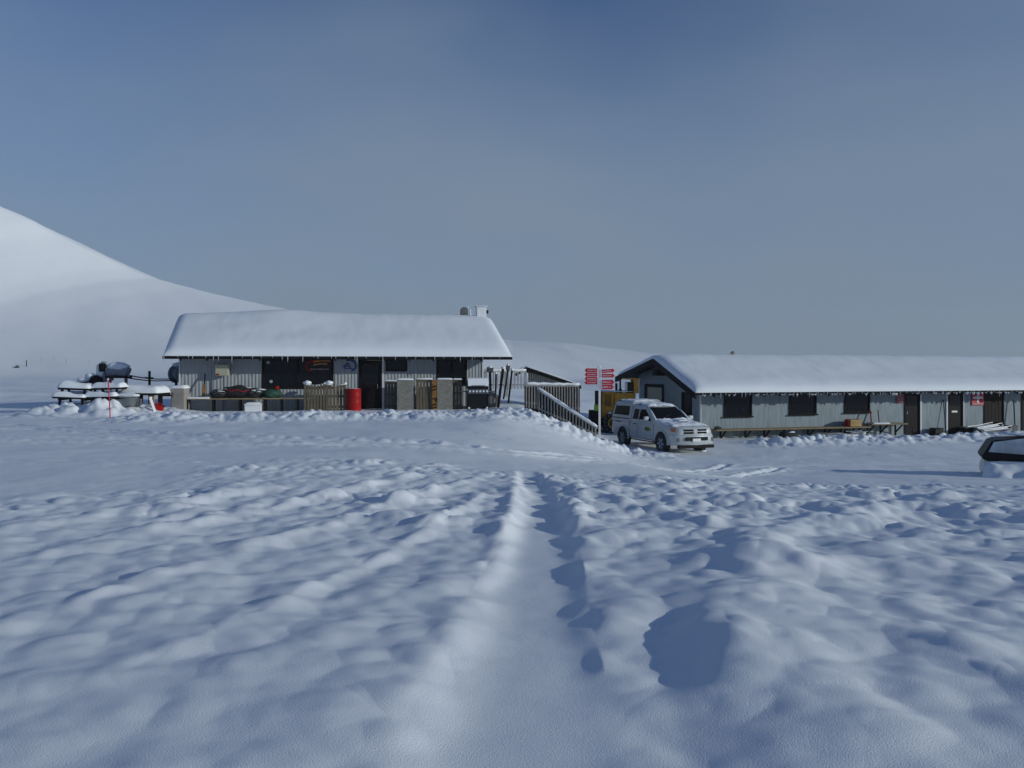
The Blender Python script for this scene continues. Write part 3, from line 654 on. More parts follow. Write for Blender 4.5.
# meter box on its post
p = lput(222.5, -.30); t = thing('meter_box', 'cream metal box on a thin post against the corrugated wall', 'meter box', p, LH.a)
zb, zt = zl(375.8, 35.1)-p.z, zl(364.2, 35.1)-p.z
MB().bb(-.30,.28,-.12,.13,zb,zt).build('box', 'cream', t, bevel=.015)
MB().bb(-.27,.25,-.135,-.121,zb+.03,zt-.03).build('door', 'cream', t, bevel=.004, seg=1)
MB().tube([(.05,0,-.2),(.05,0,zb-.001)], .03).build('post', 'steel', t, smooth=True)
MB().bb(-.24,-.12,-.15,-.136,zb+.03,zb+.10).build('tag', 'red', t)
# handle leaning beside it
p = lput(203.2, -.55); p.z = bt+.02
t = thing('yellow_stake', 'dark handled stake with a yellow lower end leaning on the wall', 'stake', p, LH.a)
MB().bar((0,0,0),(0,.22,.52), .12, .05).build('blade', 'tan', t, bevel=.008); MB().tube([(0,.22,.521),(.0,.42,1.02)], .028, 8).build('handle', 'dark', t)
# fridge-like cabinet
p = lput(180.5, -.9); h_ = zl(388, 34.3)-p.z
t = thing('steel_cabinet', 'tall beige cabinet capped with snow at the corner of the corrugated hut', 'cabinet', p, LH.a-.15)
MB().bb(-.30,.28,-.28,.28,-.15,h_).build('body', 'cabinet', t, bevel=.015); MB().bb(-.27,.25,-.30,-.281,.03,h_-.04).build('door', 'cabinet', t, bevel=.006)
MB().bar((-.2,-.315,.55),(-.2,-.315,.75),.025).build('handle', 'steel', t); MB().snow(-.30,.28,-.28,.28,h_,.10,8).build('snow_cap', 'snow', t, smooth='all')
# white box under the bench
p = lput(253.3, -.85); t = thing('cool_box', 'white box standing in the snow under the plank bench', 'box', p, LH.a+.05)
MB().bb(-.35,.35,-.22,.22,-.1,.27).build('body', 'white', t, bevel=.02); MB().bb(-.365,.365,-.235,.235,.272,.34).build('lid', 'white', t, bevel=.015); MB().snow(-.3,.3,-.2,.2,.34,.05,4).build('snow_cap', 'snow', t, smooth='all')

# slatted pallets stood on edge
def pallet(name, px0, px1, py0, v, label, m='slat', n=6, cat='pallet', snow=.05, group=None, lean=-.08, dark_rails=True, sag=False):
    c = lput((px0+px1)/2, v); w_ = (px1-px0)*c.y/F; hh = zl(py0, c.y)-c.z
    t = thing(name, label, cat, c, 0, group, rot=(lean,0,LH.a)); rr = random.Random(int(px0*7))
    g = w_/n
    for k in range(n):
        x = -w_/2+g*k; MB().bb(x+.012, x+g*rr.uniform(.80,.93), -.03+rr.uniform(-.006,.006), -.001, -.15, hh-rr.uniform(0,.04)).build('slat', m, t, bevel=.004, seg=1)
    for z in (.12, hh*.5, hh-.14): MB().bb(-w_/2+.005, w_/2-.005, .001, .09, z, z+.10).build('rail', 'slatg' if dark_rails else m, t)
    for k in range(0, n, 2):
        x = -w_/2+g*k; MB().bb(x+.02, x+g*.85, .092, .115, -.1, hh-.03).build('back_slat', 'slatg', t)
    if sag:
        mb = MB(); pts = [(-w_/2+w_*i/14, .03, hh+.02-.10*math.sin(math.pi*i/14)**.8+.05*(i in (0,14))) for i in range(15)]
        mb.tube(pts, .055, 8); mb.blob((-w_/2+.14,.03,hh+.07),(.34,.2,.16),3,.2); mb.build('snow_cap', 'snow', t, smooth='all')
    elif snow: MB().snow(-w_/2+.02, w_/2-.02, -.03, .11, hh-.02, snow, int(px0)).build('snow_cap', 'snow', t, smooth='all')
    return t
pallet('wooden_pallet', 304, 325.5, 384, -1.0, 'brown slatted pallet on edge beneath the emblem window, sagging snow on top', n=7, sag=True)
pallet('wooden_pallet', 325.8, 346, 384, -1.0, 'brown slatted pallet on edge close beside the red barrel, sagging snow on top', n=6, sag=True)
# red barrel
p = lput(353.5, -.95); r = 7.5*p.y/F; h_ = zl(388.5, p.y)-p.z
t = thing('oil_barrel', 'bright red steel barrel standing left of the dark door', 'barrel', p)
pr = [(r*.97,-.15),(r,-.14)]
for z in (.30,.60): pr += [(r,z*h_/.9-.03),(r*1.03,z*h_/.9),(r,z*h_/.9+.03)]
pr += [(r,h_-.03),(r*1.025,h_-.015),(r*1.025,h_),(r*.95,h_),(r*.95,h_-.03)]
MB().lathe(pr, 32).build('body', 'red', t, smooth=True)
MB().lathe([(r*.93,h_-.028),(r*.9,h_-.005),(r*.4,h_+.012),(.01,h_+.015)], 24).build('snow_cap', 'snow', t, smooth='all')
# boards and pallets right of the door
def board(px0, px1, py0, v, label):
    c = lput((px0+px1)/2, v); w_ = (px1-px0)*c.y/F; hh = zl(py0, c.y)-c.z
    t = thing('upended_table', label, 'table', c, 0, 'tables stood on end', rot=(-.05,0,LH.a))
    MB().bb(-w_/2, w_/2, -.04, .03, -.15, hh).build('tabletop', 'grey', t, bevel=.015)
    for x in (-w_/2+.06, w_/2-.12):
        MB().bb(x, x+.06, .031, .50, .25, .31).build('leg', 'slatg', t); MB().bb(x, x+.06, .031, .50, hh-.3, hh-.24).build('leg', 'slatg', t)
    MB().snow(-w_/2+.01, w_/2-.01, -.06, .06, hh, .06, int(px0)).build('snow_cap', 'snow', t, smooth='all')
pallet('wooden_pallet', 384.5, 397, 380.5, -.75, 'narrow grey slatted pallet on edge just right of the lodge door', 'slatg', 4)
board(397, 413.3, 379.8, -1.15, 'weathered grey tabletop stood on end near the small high window')
pallet('wooden_pallet', 416, 432.5, 378.8, -.95, 'striped pale and dark slatted pallet between the two grey upended tables', 'slat', 5)
c = lput(434.8, -.6); hh = zl(380, c.y)-c.z; t = thing('tan_board', 'orange tan board showing in the gap beside a grey upended table', 'board', c, 0, rot=(-.05,0,LH.a))
MB().bb(-.16,.16,-.02,.02,-.1,hh).build('panel', 'tan', t, bevel=.005); MB().bb(-.16,.16,-.045,-.021,.5,.6).build('batten', 'tan', t)
board(437, 452.5, 379.3, -1.15, 'weathered grey tabletop stood on end before the dark double window')
pallet('wooden_pallet', 453, 462.3, 379, -.9, 'narrow brown slatted pallet on edge next to the black barbecue', 'slat', 3)

# barbecue
p = lput(477, -1.0); k = p.y/F; t = thing('gas_barbecue', 'black gas barbecue with snow on its hood and pale control knobs', 'barbecue', p, LH.a)
z2, z3, z4 = zl(390.5,p.y)-p.z, zl(385.5,p.y)-p.z, zl(378.5,p.y)-p.z
MB().bb(-.46,.50,-.26,.26,.04,z2).build('cabinet', 'black', t, bevel=.02)
MB().bb(-.47,.51,-.31,-.262,z2-.14,z2+.06).build('control_panel', 'steel', t, bevel=.01)
for i in range(6): MB().lathe([(.050,0),(.046,.045),(.0,.046)], 12, Matrix.Translation((-.36+.155*i,-.311,z2-.03)) @ Matrix.Rotation(R(90),4,'X')).build('knob', 'white', t, smooth=True)
mb = MB(); mb.prism([(-.28,z2+.062),(.26,z2+.062),(.26,z3+.10),(.12,z4-.05),(-.10,z4-.08),(-.26,z3)], .96, Matrix.Translation((-.46,0,0)) @ Matrix.Rotation(R(90),4,'Z') @ Matrix.Scale(-1,4,(0,1,0))); mb.build('hood', 'black', t, bevel=.03)
mb = MB(); mb.prism([(-.29,z3-.03),(-.26,z3+.02),(-.10,z4-.075),(.12,z4-.045),(.24,z3+.12),(.2,z4-.02),(.08,z4+.04),(-.12,z4+.0),(-.27,z3+.10)], .94, Matrix.Translation((-.45,0,0)) @ Matrix.Rotation(R(90),4,'Z') @ Matrix.Scale(-1,4,(0,1,0))); mb.build('snow_cap', 'snow', t, bevel=.025, smooth=False)
MB().bb(-.80,-.471,-.22,.22,z2-.06,z2-.02).build('side_shelf', 'steel', t); MB().bb(.511,.80,-.22,.22,z2-.06,z2-.02).build('side_shelf', 'steel', t)
MB().bar((-.3,-.34,z3+.0),(.34,-.34,z3+.0),.03).build('handle', 'steel', t)
for x in (-.40,.42):
    wv = MB().lathe([(.05,0),(.10,.0),(.11,.02),(.10,.06),(.05,.06)], 16, Matrix.Translation((x,-.262,.08)) @ Matrix.Rotation(R(90),4,'X')).build('wheel', 'tyre', t, smooth=True)
    MB().lathe([(.045,.0),(.045,.068),(.0,.07)], 12, Matrix.Translation((x,-.262,.08)) @ Matrix.Rotation(R(90),4,'X')).build('hub', 'white', wv, smooth=True)
# loose wheel and leaning poles beside it
p = pt(491.5, 393, 38.3); p.z = gz(p.x,p.y)
t = thing('loose_wheel', 'grey rimmed wheel standing half buried just right of the barbecue', 'wheel', p+Vector((0,0,.36)), 0, rot=(R(80),0,.3))
MB().lathe([(.24,-.06),(.36,-.07),(.40,0),(.36,.07),(.24,.06),(.235,0)], 24).build('tyre', 'steel', t, smooth=True); MB().lathe([(.05,-.03),(.22,-.02),(.22,.02),(.05,.03)], 20).build('rim', 'cabinet', t, smooth=True)
def leaner(px0, py0, px1, py1, Y, label, w_, snow=False, cat='post', name='leaning_post', blade=False):
    a, b = pt(px1, py1, Y), pt(px0, py0, Y+.25); t = thing(name, label, cat, a)
    MB().bar((0,0,-.3), b-a, w_, w_*.8).build('shaft', 'dark', t, bevel=.006)
    if blade: MB().box((b-a)+Vector((0,0,.10)), (w_*2.8,.05,.26), ry=.12).build('blade', 'steel', t, bevel=.02)
    MB().blob((b-a)+Vector((0,0,.05 if not blade else .25)), (w_*1.7,.2,.12), 3, .2, 10, 6).build('snow_cap', 'snow', t, smooth='all')
leaner(503, 369, 498, 402, 38.0, 'thickest dark post leaning beside the barbecue, nearest the wheel', .13)
leaner(508, 370, 503.5, 393, 38.6, 'thin dark shovel leaning between the two thick posts', .07, blade=True, name='leaning_shovel', cat='shovel')
leaner(512, 370.5, 508.3, 397, 38.0, 'dark post leaning beside the barbecue, farthest from the hut wall', .09)
leaner(490, 372, 490.5, 386, 39.0, 'short dark shovel leaning close to the corner of the lodge', .12, blade=True, name='leaning_shovel', cat='shovel')
leaner(496, 374, 495.5, 392, 39.6, 'short dark stake stuck in snow before the white picket fence', .08)

# ------------------------------------------------------------------ fences by the steps
def snowbar(t, a, b, w, h, seed, name='snow_cap'):
    rr = random.Random(seed); n = max(6,int((b-a).length/.14)); mb = MB(); pts = [a+(b-a)*(i/n)+Vector((0,0,rr.uniform(-.012,.02))) for i in range(n+1)]
    rings = []; d = (b-a).normalized(); sx = d.cross(Vector((0,0,1))).normalized()
    for i,p in enumerate(pts):
        k = (.55 if i in (0,n) else 1)*rr.uniform(.75,1.2); rings.append([p+sx*(w*.6*k*math.cos(q*math.pi/4))+Vector((0,0,h*.55*k*math.sin(q*math.pi/4)+h*.3)) for q in range(8)])
    mb.loft(rings); return mb.build(name, 'snow', t, smooth='all')
def railing(label, a, b, za, zb_, base_a, base_b, nb, posts, m='timber', iced=.0, cat='railing', name='deck_railing', wide=.06, gapw=.5):
    a3, b3 = Vector((*a, za)), Vector((*b, zb_)); o = Vector((*a, base_a)); t = thing(name, label, cat, o); d = b3-a3
    A, B = a3-o, b3-o
    MB().bar(A, B, .10, .07).build('rail', m, t, bevel=.008, seg=1)
    MB().bar(A+Vector((0,0,-(za-base_a)*.86)), B+Vector((0,0,-(zb_-base_b)*.86)), .06, .07).build('rail', m, t)
    snowbar(t, A+Vector((0,0,.035)), B+Vector((0,0,.035)), .16, .13, nb)
    for f in posts:
        q = A+d*f; bz = (base_a+(base_b-base_a)*f)-o.z; MB().bb(q.x-.055, q.x+.055, q.y+.052, q.y+.16, bz-.5, q.z+.02).build('post', 'dark' if m == 'timber' else m, t)
    for k in range(nb):
        f = (k+.5)/nb; q = A+d*f; bz = (base_a+(base_b-base_a)*f)-o.z
        MB().bb(q.x-wide/2, q.x+wide/2, q.y-.075, q.y-.052, bz-.1, q.z-.03).build('baluster', m, t)
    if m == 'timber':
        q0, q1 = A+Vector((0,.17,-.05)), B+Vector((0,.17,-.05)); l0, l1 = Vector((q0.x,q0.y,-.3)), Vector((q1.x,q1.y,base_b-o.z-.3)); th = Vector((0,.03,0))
        MB().add([l0,l1,q1,q0,l0+th,l1+th,q1+th,q0+th],[(0,1,2,3),(7,6,5,4),(0,4,5,1),(1,5,6,2),(2,6,7,3),(3,7,4,0)]).build('gap_shade_board', 'dark', t)  # dark sheet added to stand in for shade between the balusters
    return t
ya = 35.8
a, b = pt(525,384,ya), pt(579.5,384,ya+.6)
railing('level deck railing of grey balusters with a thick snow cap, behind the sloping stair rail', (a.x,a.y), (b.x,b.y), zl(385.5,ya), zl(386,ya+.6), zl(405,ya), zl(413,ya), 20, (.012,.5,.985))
a, b = pt(537.5,388,34.2), pt(597,428,32.8)
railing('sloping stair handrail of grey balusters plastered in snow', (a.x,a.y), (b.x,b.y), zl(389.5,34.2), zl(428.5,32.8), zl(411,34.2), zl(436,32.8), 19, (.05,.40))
# picket fence behind, white with rime
M['rime'] = mat('rimed_timber', (.40,.41,.41), .8, .35, 6, .4, stretch=(6,6,.8))
for (p0,p1,yy,lab,n) in ((484.5,506,40.6,'rime whitened picket fence behind the leaning posts, against the lodge corner',6), (506.5,526,41.2,'rime whitened picket fence in the open gap before the small shed',6)):
    a, b = pt(p0,372,yy), pt(p1,372,yy+.3); za = zl(371.5,yy)
    railing(lab, (a.x,a.y), (b.x,b.y), za, za, zl(387,yy), zl(387,yy), n, (.02,.98), m='rime', name='picket_fence', cat='fence', wide=.085)
# small shed with one long sloping roof
Y = 42.5; a, b = pt(526,368,Y), pt(579,385.5,Y); gb = gz(1.5,Y)
t = thing('small_shed', 'small shed with a dark long sloping roof behind the deck railing', 'shed', (a.x,Y,gb)); w_ = b.x-a.x; za, zb_ = a.z-gb, b.z-gb
mb = MB(); n = 22
for k in range(n):
    x0, x1 = .12+(w_-.2)*k/n, .12+(w_-.2)*(k+.93)/n; y0 = .0 if k%2 else .012
    zA, zB = za+(zb_-za)*x0/w_-.10, za+(zb_-za)*x1/w_-.10
    mb.add([(x0,y0,-.4),(x1,y0,-.4),(x1,y0,zB),(x0,y0,zA),(x0,y0+.05,-.4),(x1,y0+.05,-.4),(x1,y0+.05,zB),(x0,y0+.05,zA)],[(0,1,2,3),(7,6,5,4),(0,4,5,1),(1,5,6,2),(2,6,7,3),(3,7,4,0)])
mb.bb(.12,w_-.12,.07,2.9,-.4,max(.1,zb_-.2)); mb.build('wall', 'grey', t)
mb = MB(); mb.add([(x,y,z) for y in (-.25,3.1) for x,z in ((-.55,za-.30),(0,za+.05),(w_+.1,zb_+.0),(w_+.1,zb_-.17),(0,za-.14),(-.55,za-.44))],[(0,1,2,3,4,5),(11,10,9,8,7,6)]+[(i,(i+1)%6,(i+1)%6+6,i+6) for i in range(6)]); mb.build('roof', 'fascia', t)
mb = MB(); mb.add([(x,y,z) for y in (-.24,3.1) for x,z in ((-.5,za-.26),(0,za+.055),(w_+.08,zb_+.005),(w_*.86,zb_+.22),(w_*.5,(za+zb_)/2+.13),(.1,za+.14),(-.3,za+.0))],[tuple(range(7)),tuple(range(7,14))[::-1]]+[(i,(i+1)%7,(i+1)%7+7,i+7) for i in range(7)]); mb.build('roof_snow', 'snow', t, bevel=.03)

# ------------------------------------------------------------------ signpost
Y = 33.0; p = pt(599.5, 430, Y); p.z = min(p.z, gz(p.x,p.y)); t = thing('sign_post', 'slim white post carrying the red arrow boards beside the stairs', 'post', p)
topz = zl(367, Y)-p.z
MB().bb(-.042,.042,-.03,.03,-.5,topz).build('pole', 'trim', t, bevel=.008); MB().snow(-.06,.06,-.04,.04,topz,.06,2,lip=.01).build('snow_cap', 'snow', t, smooth='all')
def arrow(px0, px1, py0, py1, side, label, seed, tilt=0, m='sign_red'):
    k = Y/F; x0, x1 = (px0-512)*k-p.x, (px1-512)*k-p.x; h = (py1-py0)*k; z = zl(py1,Y)
    o = thing('arrow_sign', label, 'sign', (p.x+(x0 if side > 0 else x1), Y-.06, z), 0, 'red direction boards on the white post', rot=(0,tilt,0))
    w_ = x1-x0
    if side > 0: out = [(0,0),(w_*.80,0),(w_*.82,-h*.12),(w_,h*.5),(w_*.82,h*1.12),(w_*.80,h),(0,h)]
    else: out = [(-w_,h*.5),(-w_*.82,-h*.12),(-w_*.80,0),(0,0),(0,h),(-w_*.80,h),(-w_*.82,h*1.12)]
    MB().prism(out, .022).build('sign_board', m, o, bevel=.004, seg=1)
    mb = MB(); xa, xb = (w_*.06,w_*.76) if side > 0 else (-w_*.78,-w_*.05); letters(mb, xa, xb, h*.34, h*.28, -.001, seed); mb.build('lettering', 'lettering', o)
    if seed in (31, 35): mb = MB(); mb.bb(min(xa,xb), max(xa,xb), -.01, .03, h+.001, h+.03); mb.build('snow_cap', 'snow', o, bevel=.008)
arrow(584.3, 597.2, 368.4, 372.3, -1, 'red arrow board pointing left, top of the left stack', 31)
arrow(584.3, 597.2, 372.6, 376.5, -1, 'red arrow board pointing left, second from the top', 32)
arrow(584.3, 597.2, 376.8, 380.7, -1, 'red arrow board pointing left, third from the top', 33)
arrow(584.0, 597.2, 381.0, 384.3, -1, 'thin red arrow board pointing left, lowest of the left stack', 34)
arrow(601.6, 614.8, 369.8, 373.4, 1, 'red arrow board pointing right and tilted up, top of the right stack', 35, tilt=-.10)
arrow(601.4, 614.6, 373.8, 377.6, 1, 'red arrow board pointing right, second from the top of the right stack', 36)
arrow(601.6, 614.2, 379.8, 384.2, 1, 'red arrow board pointing right, upper of the lower pair', 37)
arrow(601.6, 613.6, 384.6, 389.3, 1, 'red arrow board pointing right, lowest on the white post', 38)

# ------------------------------------------------------------------ yellow loader behind the ute
Y = 42.6; g = gz(5.6, Y); t = thing('wheel_loader', 'yellow wheel loader with chained tyres parked behind the white ute', 'loader', (pt(618,430,Y).x, Y, g))
def X(px): return (px-618)*Y/F
def Zp(py): return zl(py,Y)-g
MB().bb(X(600),X(613),-.55,.55,.75,Zp(391)).build('engine_cover', 'yellow', t, bevel=.05)
MB().bb(X(613.2),X(634),-.6,.6,.75,Zp(392.5)).build('engine_hood', 'yellow', t, bevel=.06)
for k in range(5): MB().bb(X(604)+.07*k, X(604)+.07*k+.03, -.565, -.551, 1.4, Zp(394)).build('louvre', 'black', t)
MB().bb(X(632.2),X(637),-.62,-.45,Zp(393),Zp(379.5)).build('cab_post', 'yellow', t, bevel=.01); MB().bb(X(632.2),X(637),.45,.62,Zp(393),Zp(379.5)).build('cab_post', 'yellow', t, bevel=.01)
MB().bb(X(634.2),X(654),-.6,.6,.75,Zp(404)).build('rear_body', 'yellow', t, bevel=.05)
MB().bb(X(626),X(632),-.50,.5,Zp(392.4),Zp(382)).build('cab_glass', 'glass', t, bevel=.02); MB().bb(X(624),X(639),-.7,.7,Zp(379.4),Zp(378.2)).build('cab_roof', 'yellow', t, bevel=.02)
MB().tube([(X(619.5),-.3,Zp(392.6)),(X(619.5),-.3,Zp(389))], .10).build('air_filter', 'black', t, smooth=True); MB().tube([(X(619.5),-.3,Zp(389.1)),(X(619.3),-.3,Zp(377))], .05).build('exhaust', 'black', t, smooth=True)
MB().tube([(X(615.5),-.35,Zp(392.6)),(X(615.5),-.35,Zp(383))], .065).build('pipe', 'black', t, smooth=True)
MB().bb(X(596.2),X(599.5),-.75,.75,.45,Zp(391)).build('fork_carriage', 'dark', t, bevel=.02); MB().bb(X(592.5),X(598.4),-.82,-.76,Zp(410),Zp(404)).build('marker_panel', 'lime', t, bevel=.01)
MB().bb(X(590),X(599),-.84,.84,.15,Zp(410.5)).build('front_weight', 'dark', t, bevel=.04)
mb = MB(); mb.bar((X(598),-.5,1.0),(X(612),-.5,.9),.16,.22); mb.build('lift_arm', 'yellow', t, bevel=.02)
for px in (611.5, 646):
    for sy in (-1,1):
        rot = Matrix.Translation((X(px), sy*.72, .53)) @ Matrix.Rotation(R(90),4,'X')
        wh = MB().lathe([(.30,-.2),(.48,-.22),(.54,-.12),(.54,.12),(.48,.22),(.30,.2)], 30, rot).build('wheel', 'tyre', t, smooth=True)
        MB().lathe([(.06,-.19),(.30,-.205),(.30,.205),(.06,.19)], 24, rot).build('rim', 'yellow', wh, smooth=True)
        mb = MB()
        for i in range(15):
            an = i*2*math.pi/15; c_, s_ = math.cos(an), math.sin(an); mb.bar((X(px)+.54*c_, sy*.72-.23, .53+.54*s_), (X(px)+.54*math.cos(an+.12), sy*.72+.23, .53+.54*math.sin(an+.12)), .05)
            mb.bar((X(px)+.54*c_, sy*.72-.232, .53+.54*s_), (X(px)+.42*math.cos(an+.2), sy*.72-.235, .53+.42*math.sin(an+.2)), .045)
        mb.build('chain', 'steel', wh)
        mb = MB()
        for i in range(3): an = R(50+i*28); mb.blob((X(px)+.56*math.cos(an), sy*.72-.1, .53+.56*math.sin(an)), (.26,.3,.10), i, .2, 10, 6)
        mb.build('snow_cap', 'snow', wh, smooth='all')
MB().snow(X(601),X(631),-.5,.5,Zp(391.3),.05,5).build('snow_cap', 'snow', t, smooth='all')
# ------------------------------------------------------------------ white ute with a canopy
def ring(x, prof): return [(x,-y,z) for y,z in prof]+[(x,y,z) for y,z in prof[::-1]]
def lerp(a, b, t): return a+(b-a)*t
hd = R(-69.5); yf_ = 34.5; uc = pt(660, 440, yf_); g0 = gz(uc.x, uc.y)
ute = thing('white_ute', 'white double windowed ute with a canopy and snow on its bonnet, parked by the gable', 'ute', (uc.x, uc.y, g0-.07), hd); ute.scale = (1.05,1.03,1.09)
# stations nose (x=2.55) to tail (x=-2.6): half width, sill z, shoulder z, top z
ST = [(2.56,.62,.52,.80,.93),(2.52,.76,.44,.86,1.0),(2.38,.86,.42,.92,1.06),(2.0,.90,.42,.98,1.11),(1.2,.91,.42,1.04,1.17),(.95,.91,.42,1.05,1.20),(.0,.91,.42,1.06,1.16),(-1.0,.91,.42,1.06,1.16),(-2.3,.91,.44,1.06,1.16),(-2.55,.89,.50,1.05,1.15),(-2.60,.86,.54,1.02,1.12)]
mb = MB(); rings = []
for x,hw,z0,zs,zt in ST: rings.append(ring(x, [(hw*.90,z0),(hw*.985,z0+.06),(hw,lerp(z0,zs,.45)),(hw*.995,zs-.06),(hw*.97,zs+.01),(hw*.90,zt-.025),(hw*.5,zt+.01)]))
mb.loft(rings); mb.build('body', 'carwhite', ute, smooth=True)
# cab and canopy shells
def ghw(z, top): return lerp(.86,.70,(z-1.12)/(top-1.12))
mb = MB(); rings = []
for x,zt in ((1.02,1.17),(.95,1.22),(.18,1.70),(.05,1.745),(-.35,1.775),(-.92,1.76)):
    rings.append(ring(x, [(.865,1.08),(.86,1.13),(lerp(.86,.70,min(1,max(.05,(zt-.07-1.12)/.66))),max(1.14,zt-.07)),(lerp(.84,.66,min(1,(zt-1.12)/.66)),max(1.15,zt-.02)),(.40,zt+.012)]))
mb.loft(rings); mb.build('cab', 'carwhite', ute, smooth=True)
mb = MB(); rings = []
for x,zt in ((-.93,1.80),(-.98,1.855),(-1.4,1.885),(-2.2,1.875),(-2.44,1.84),(-2.52,1.77)):
    rings.append(ring(x, [(.885,1.08),(.88,1.13),(lerp(.88,.74,.88),zt-.10),(.72,zt-.04),(.42,zt+.01)]))
rings.append(ring(-2.60,[(.875,1.08),(.87,1.13),(.86,1.16),(.84,1.18),(.42,1.20)])); mb.loft(rings); mb.build('canopy', 'carwhite', ute, smooth=True)
MB().bb(-.960,-.935,-.70,.70,1.2,1.74).build('gap_seal', 'black', ute)
def sidewin(name, pts, side, top, base=.86, m='carwindow', off=.014, up=.70):
    vs = []
    for dlt in (off, off-.03):
        for x,z in pts: vs.append((x, side*(lerp(base,up,(z-1.12)/(top-1.12))+dlt), z))
    n = len(pts); return MB().add(vs, [tuple(range(n)), tuple(range(n,2*n))[::-1]]+[(i,(i+1)%n,(i+1)%n+n,i+n) for i in range(n)]).build(name, m, ute)
for sd_ in (1,-1):
    sidewin('side_window', [(.68,1.21),(-.28,1.19),(-.28,1.62),(.02,1.63),(.16,1.58)], sd_, 1.71)
    sidewin('side_window', [(-.36,1.19),(-.80,1.19),(-.76,1.61),(-.36,1.62)], sd_, 1.71)
    sidewin('canopy_window', [(-1.10,1.30),(-2.42,1.30),(-2.34,1.66),(-1.12,1.68)], sd_, 1.80, .88, up=.745, off=.016)
    sidewin('trim_strip', [(-1.0,1.155),(-2.5,1.155),(-2.5,1.19),(-1.0,1.19)], sd_, 1.80, .885, 'grille', up=.745)
    MB().bb(-.62,-.42,sd_*.915-.012,sd_*.915+.012,.99,1.02).build('door_handle', 'grille', ute); 
    MB().bb(-.315,-.305,sd_*.905-.008,sd_*.905+.008,.50,1.05).build('door_seam', 'grille', ute); MB().bb(.985,.995,sd_*.905-.008,sd_*.905+.008,.62,1.05).build('door_seam', 'grille', ute); MB().bb(-.965,-.945,sd_*.905-.009,sd_*.905+.009,.5,1.06).build('door_seam', 'grille', ute)
    MB().bb(-.95,1.0,sd_*.86-.06,sd_*.92,.37,.42).build('side_step', 'grille', ute, bevel=.015)
    mi = MB().box((.66, sd_*1.05, 1.27), (.12,.22,.17)).build('mirror', 'carwhite', ute, bevel=.045, seg=3); MB().box((.597, sd_*1.05, 1.27), (.006,.17,.12)).build('mirror_glass', 'carwindow', mi); MB().bar((.66,sd_*.86,1.20),(.66,sd_*.97,1.22),.06).build('bracket', 'grille', mi)
    # arches and wheels
    for xw in (1.60,-1.50):
        pts = [(xw+.46*math.cos(R(a)), .40+.46*math.sin(R(a))) for a in range(-8,189,14)]
        MB().prism([(x,z) for x,z in pts], .06, Matrix.Translation((0, sd_*.905-.03+(.008*sd_), 0))).build('wheel_arch', 'tyre', ute)
        lip = MB().tube([(xw+.47*math.cos(R(a)), sd_*.925, .40+.47*math.sin(R(a))) for a in range(-4,186,10)], .035, 8).build('arch_flare', 'carwhite', ute, smooth=True)
        rot = Matrix.Translation((xw, sd_*.84, .385)) @ Matrix.Rotation(R(-90*sd_),4,'X')
        wh = MB().lathe([(.22,-.11),(.35,-.125),(.385,-.09),(.385,.09),(.35,.125),(.235,.118),(.22,.10)], 32, rot).build('wheel', 'tyre', ute, smooth=True)
        MB().lathe([(.225,.09),(.235,.12),(.20,.115),(.17,.08),(.06,.07),(.05,.10),(.001,.10)], 28, rot).build('rim', 'steel', wh, smooth=True)
        mb = MB()
        for i in range(6):
            a = i*math.pi/3; ca, sa = math.cos(a), math.sin(a); mb.bar((xw+.05*ca, sd_*.945, .385+.05*sa), (xw+.21*ca, sd_*.952, .385+.21*sa), .055, .03, up=(0,1,0))
        mb.build('spokes', 'lens', wh)
        MB().blob((xw, sd_*.86, .04), (.75,.42,.20), 4, .2, 16, 8).build('snow_clump', 'snow', wh, smooth='all')
# windscreen
def wsp(x, y, off):
    z = lerp(1.22,1.70,(.95-x)/.77); return (x+off*.53, y, z+off*.85)
mb = MB(); n = 8; vs = []
for o_ in (.016,-.02):
    for i in range(n+1):
        f = i/n*2-1; vs.append(wsp(.90-.06*f*f, f*.76, o_))
    for i in range(n+1):
        f = 1-i/n*2; vs.append(wsp(.24-.02*f*f, f*.60, o_))
k = 2*(n+1); mb.add(vs, [tuple(range(k)), tuple(range(k,2*k))[::-1]]+[(i,(i+1)%k,(i+1)%k+k,i+k) for i in range(k)]); wsn = mb.build('windscreen', 'carwindow', ute)
for y0 in (-.42,.22): MB().bar(wsp(.9,y0,.025), wsp(.68,y0+.45,.03), .018).build('wiper', 'black', wsn)
# nose: grille, lamps, bumper, plate
def front(mb, y0, y1, z0, z1, x0, d=.05, slope=.0): mb.box((x0,(y0+y1)/2,(z0+z1)/2),(d,y1-y0,z1-z0),ry=slope); return mb
for (y0,y1) in ((-.52,-.10),(.10,.52)):
    for z0,z1 in ((.895,.965),(.795,.865)): front(MB(), y0, y1, z0, z1, 2.548).build('grille', 'grille', ute, bevel=.008)
front(MB(), -.52, .52, .765, .79, 2.560, .04).build('grille_bar', 'chrome', ute, bevel=.006); front(MB(), -.47, .47, .868, .892, 2.560, .04).build('grille_bar', 'chrome', ute, bevel=.006)
em = MB().lathe([(.055,0),(.075,.0),(.075,.02),(.055,.02)], 20, Matrix.Translation((2.572,0,.885)) @ Matrix.Rotation(R(90),4,'Y') @ Matrix.Scale(1.25,4,(0,1,0))).build('emblem', 'chrome', ute, smooth=True)
mb = MB(); rings = []
for y,x in ((-.93,2.10),(-.90,2.42),(-.70,2.60),(0,2.68),(.70,2.60),(.90,2.42),(.93,2.10)): rings.append([(x,y,.42),(x-.02,y,.38),(x-.20,y*.98,.38),(x-.20,y*.98,.77),(x-.05,y*.985,.77),(x-.005,y,.70)])
mb.loft(rings); bu = mb.build('bumper', 'carwhite', ute, smooth=True)
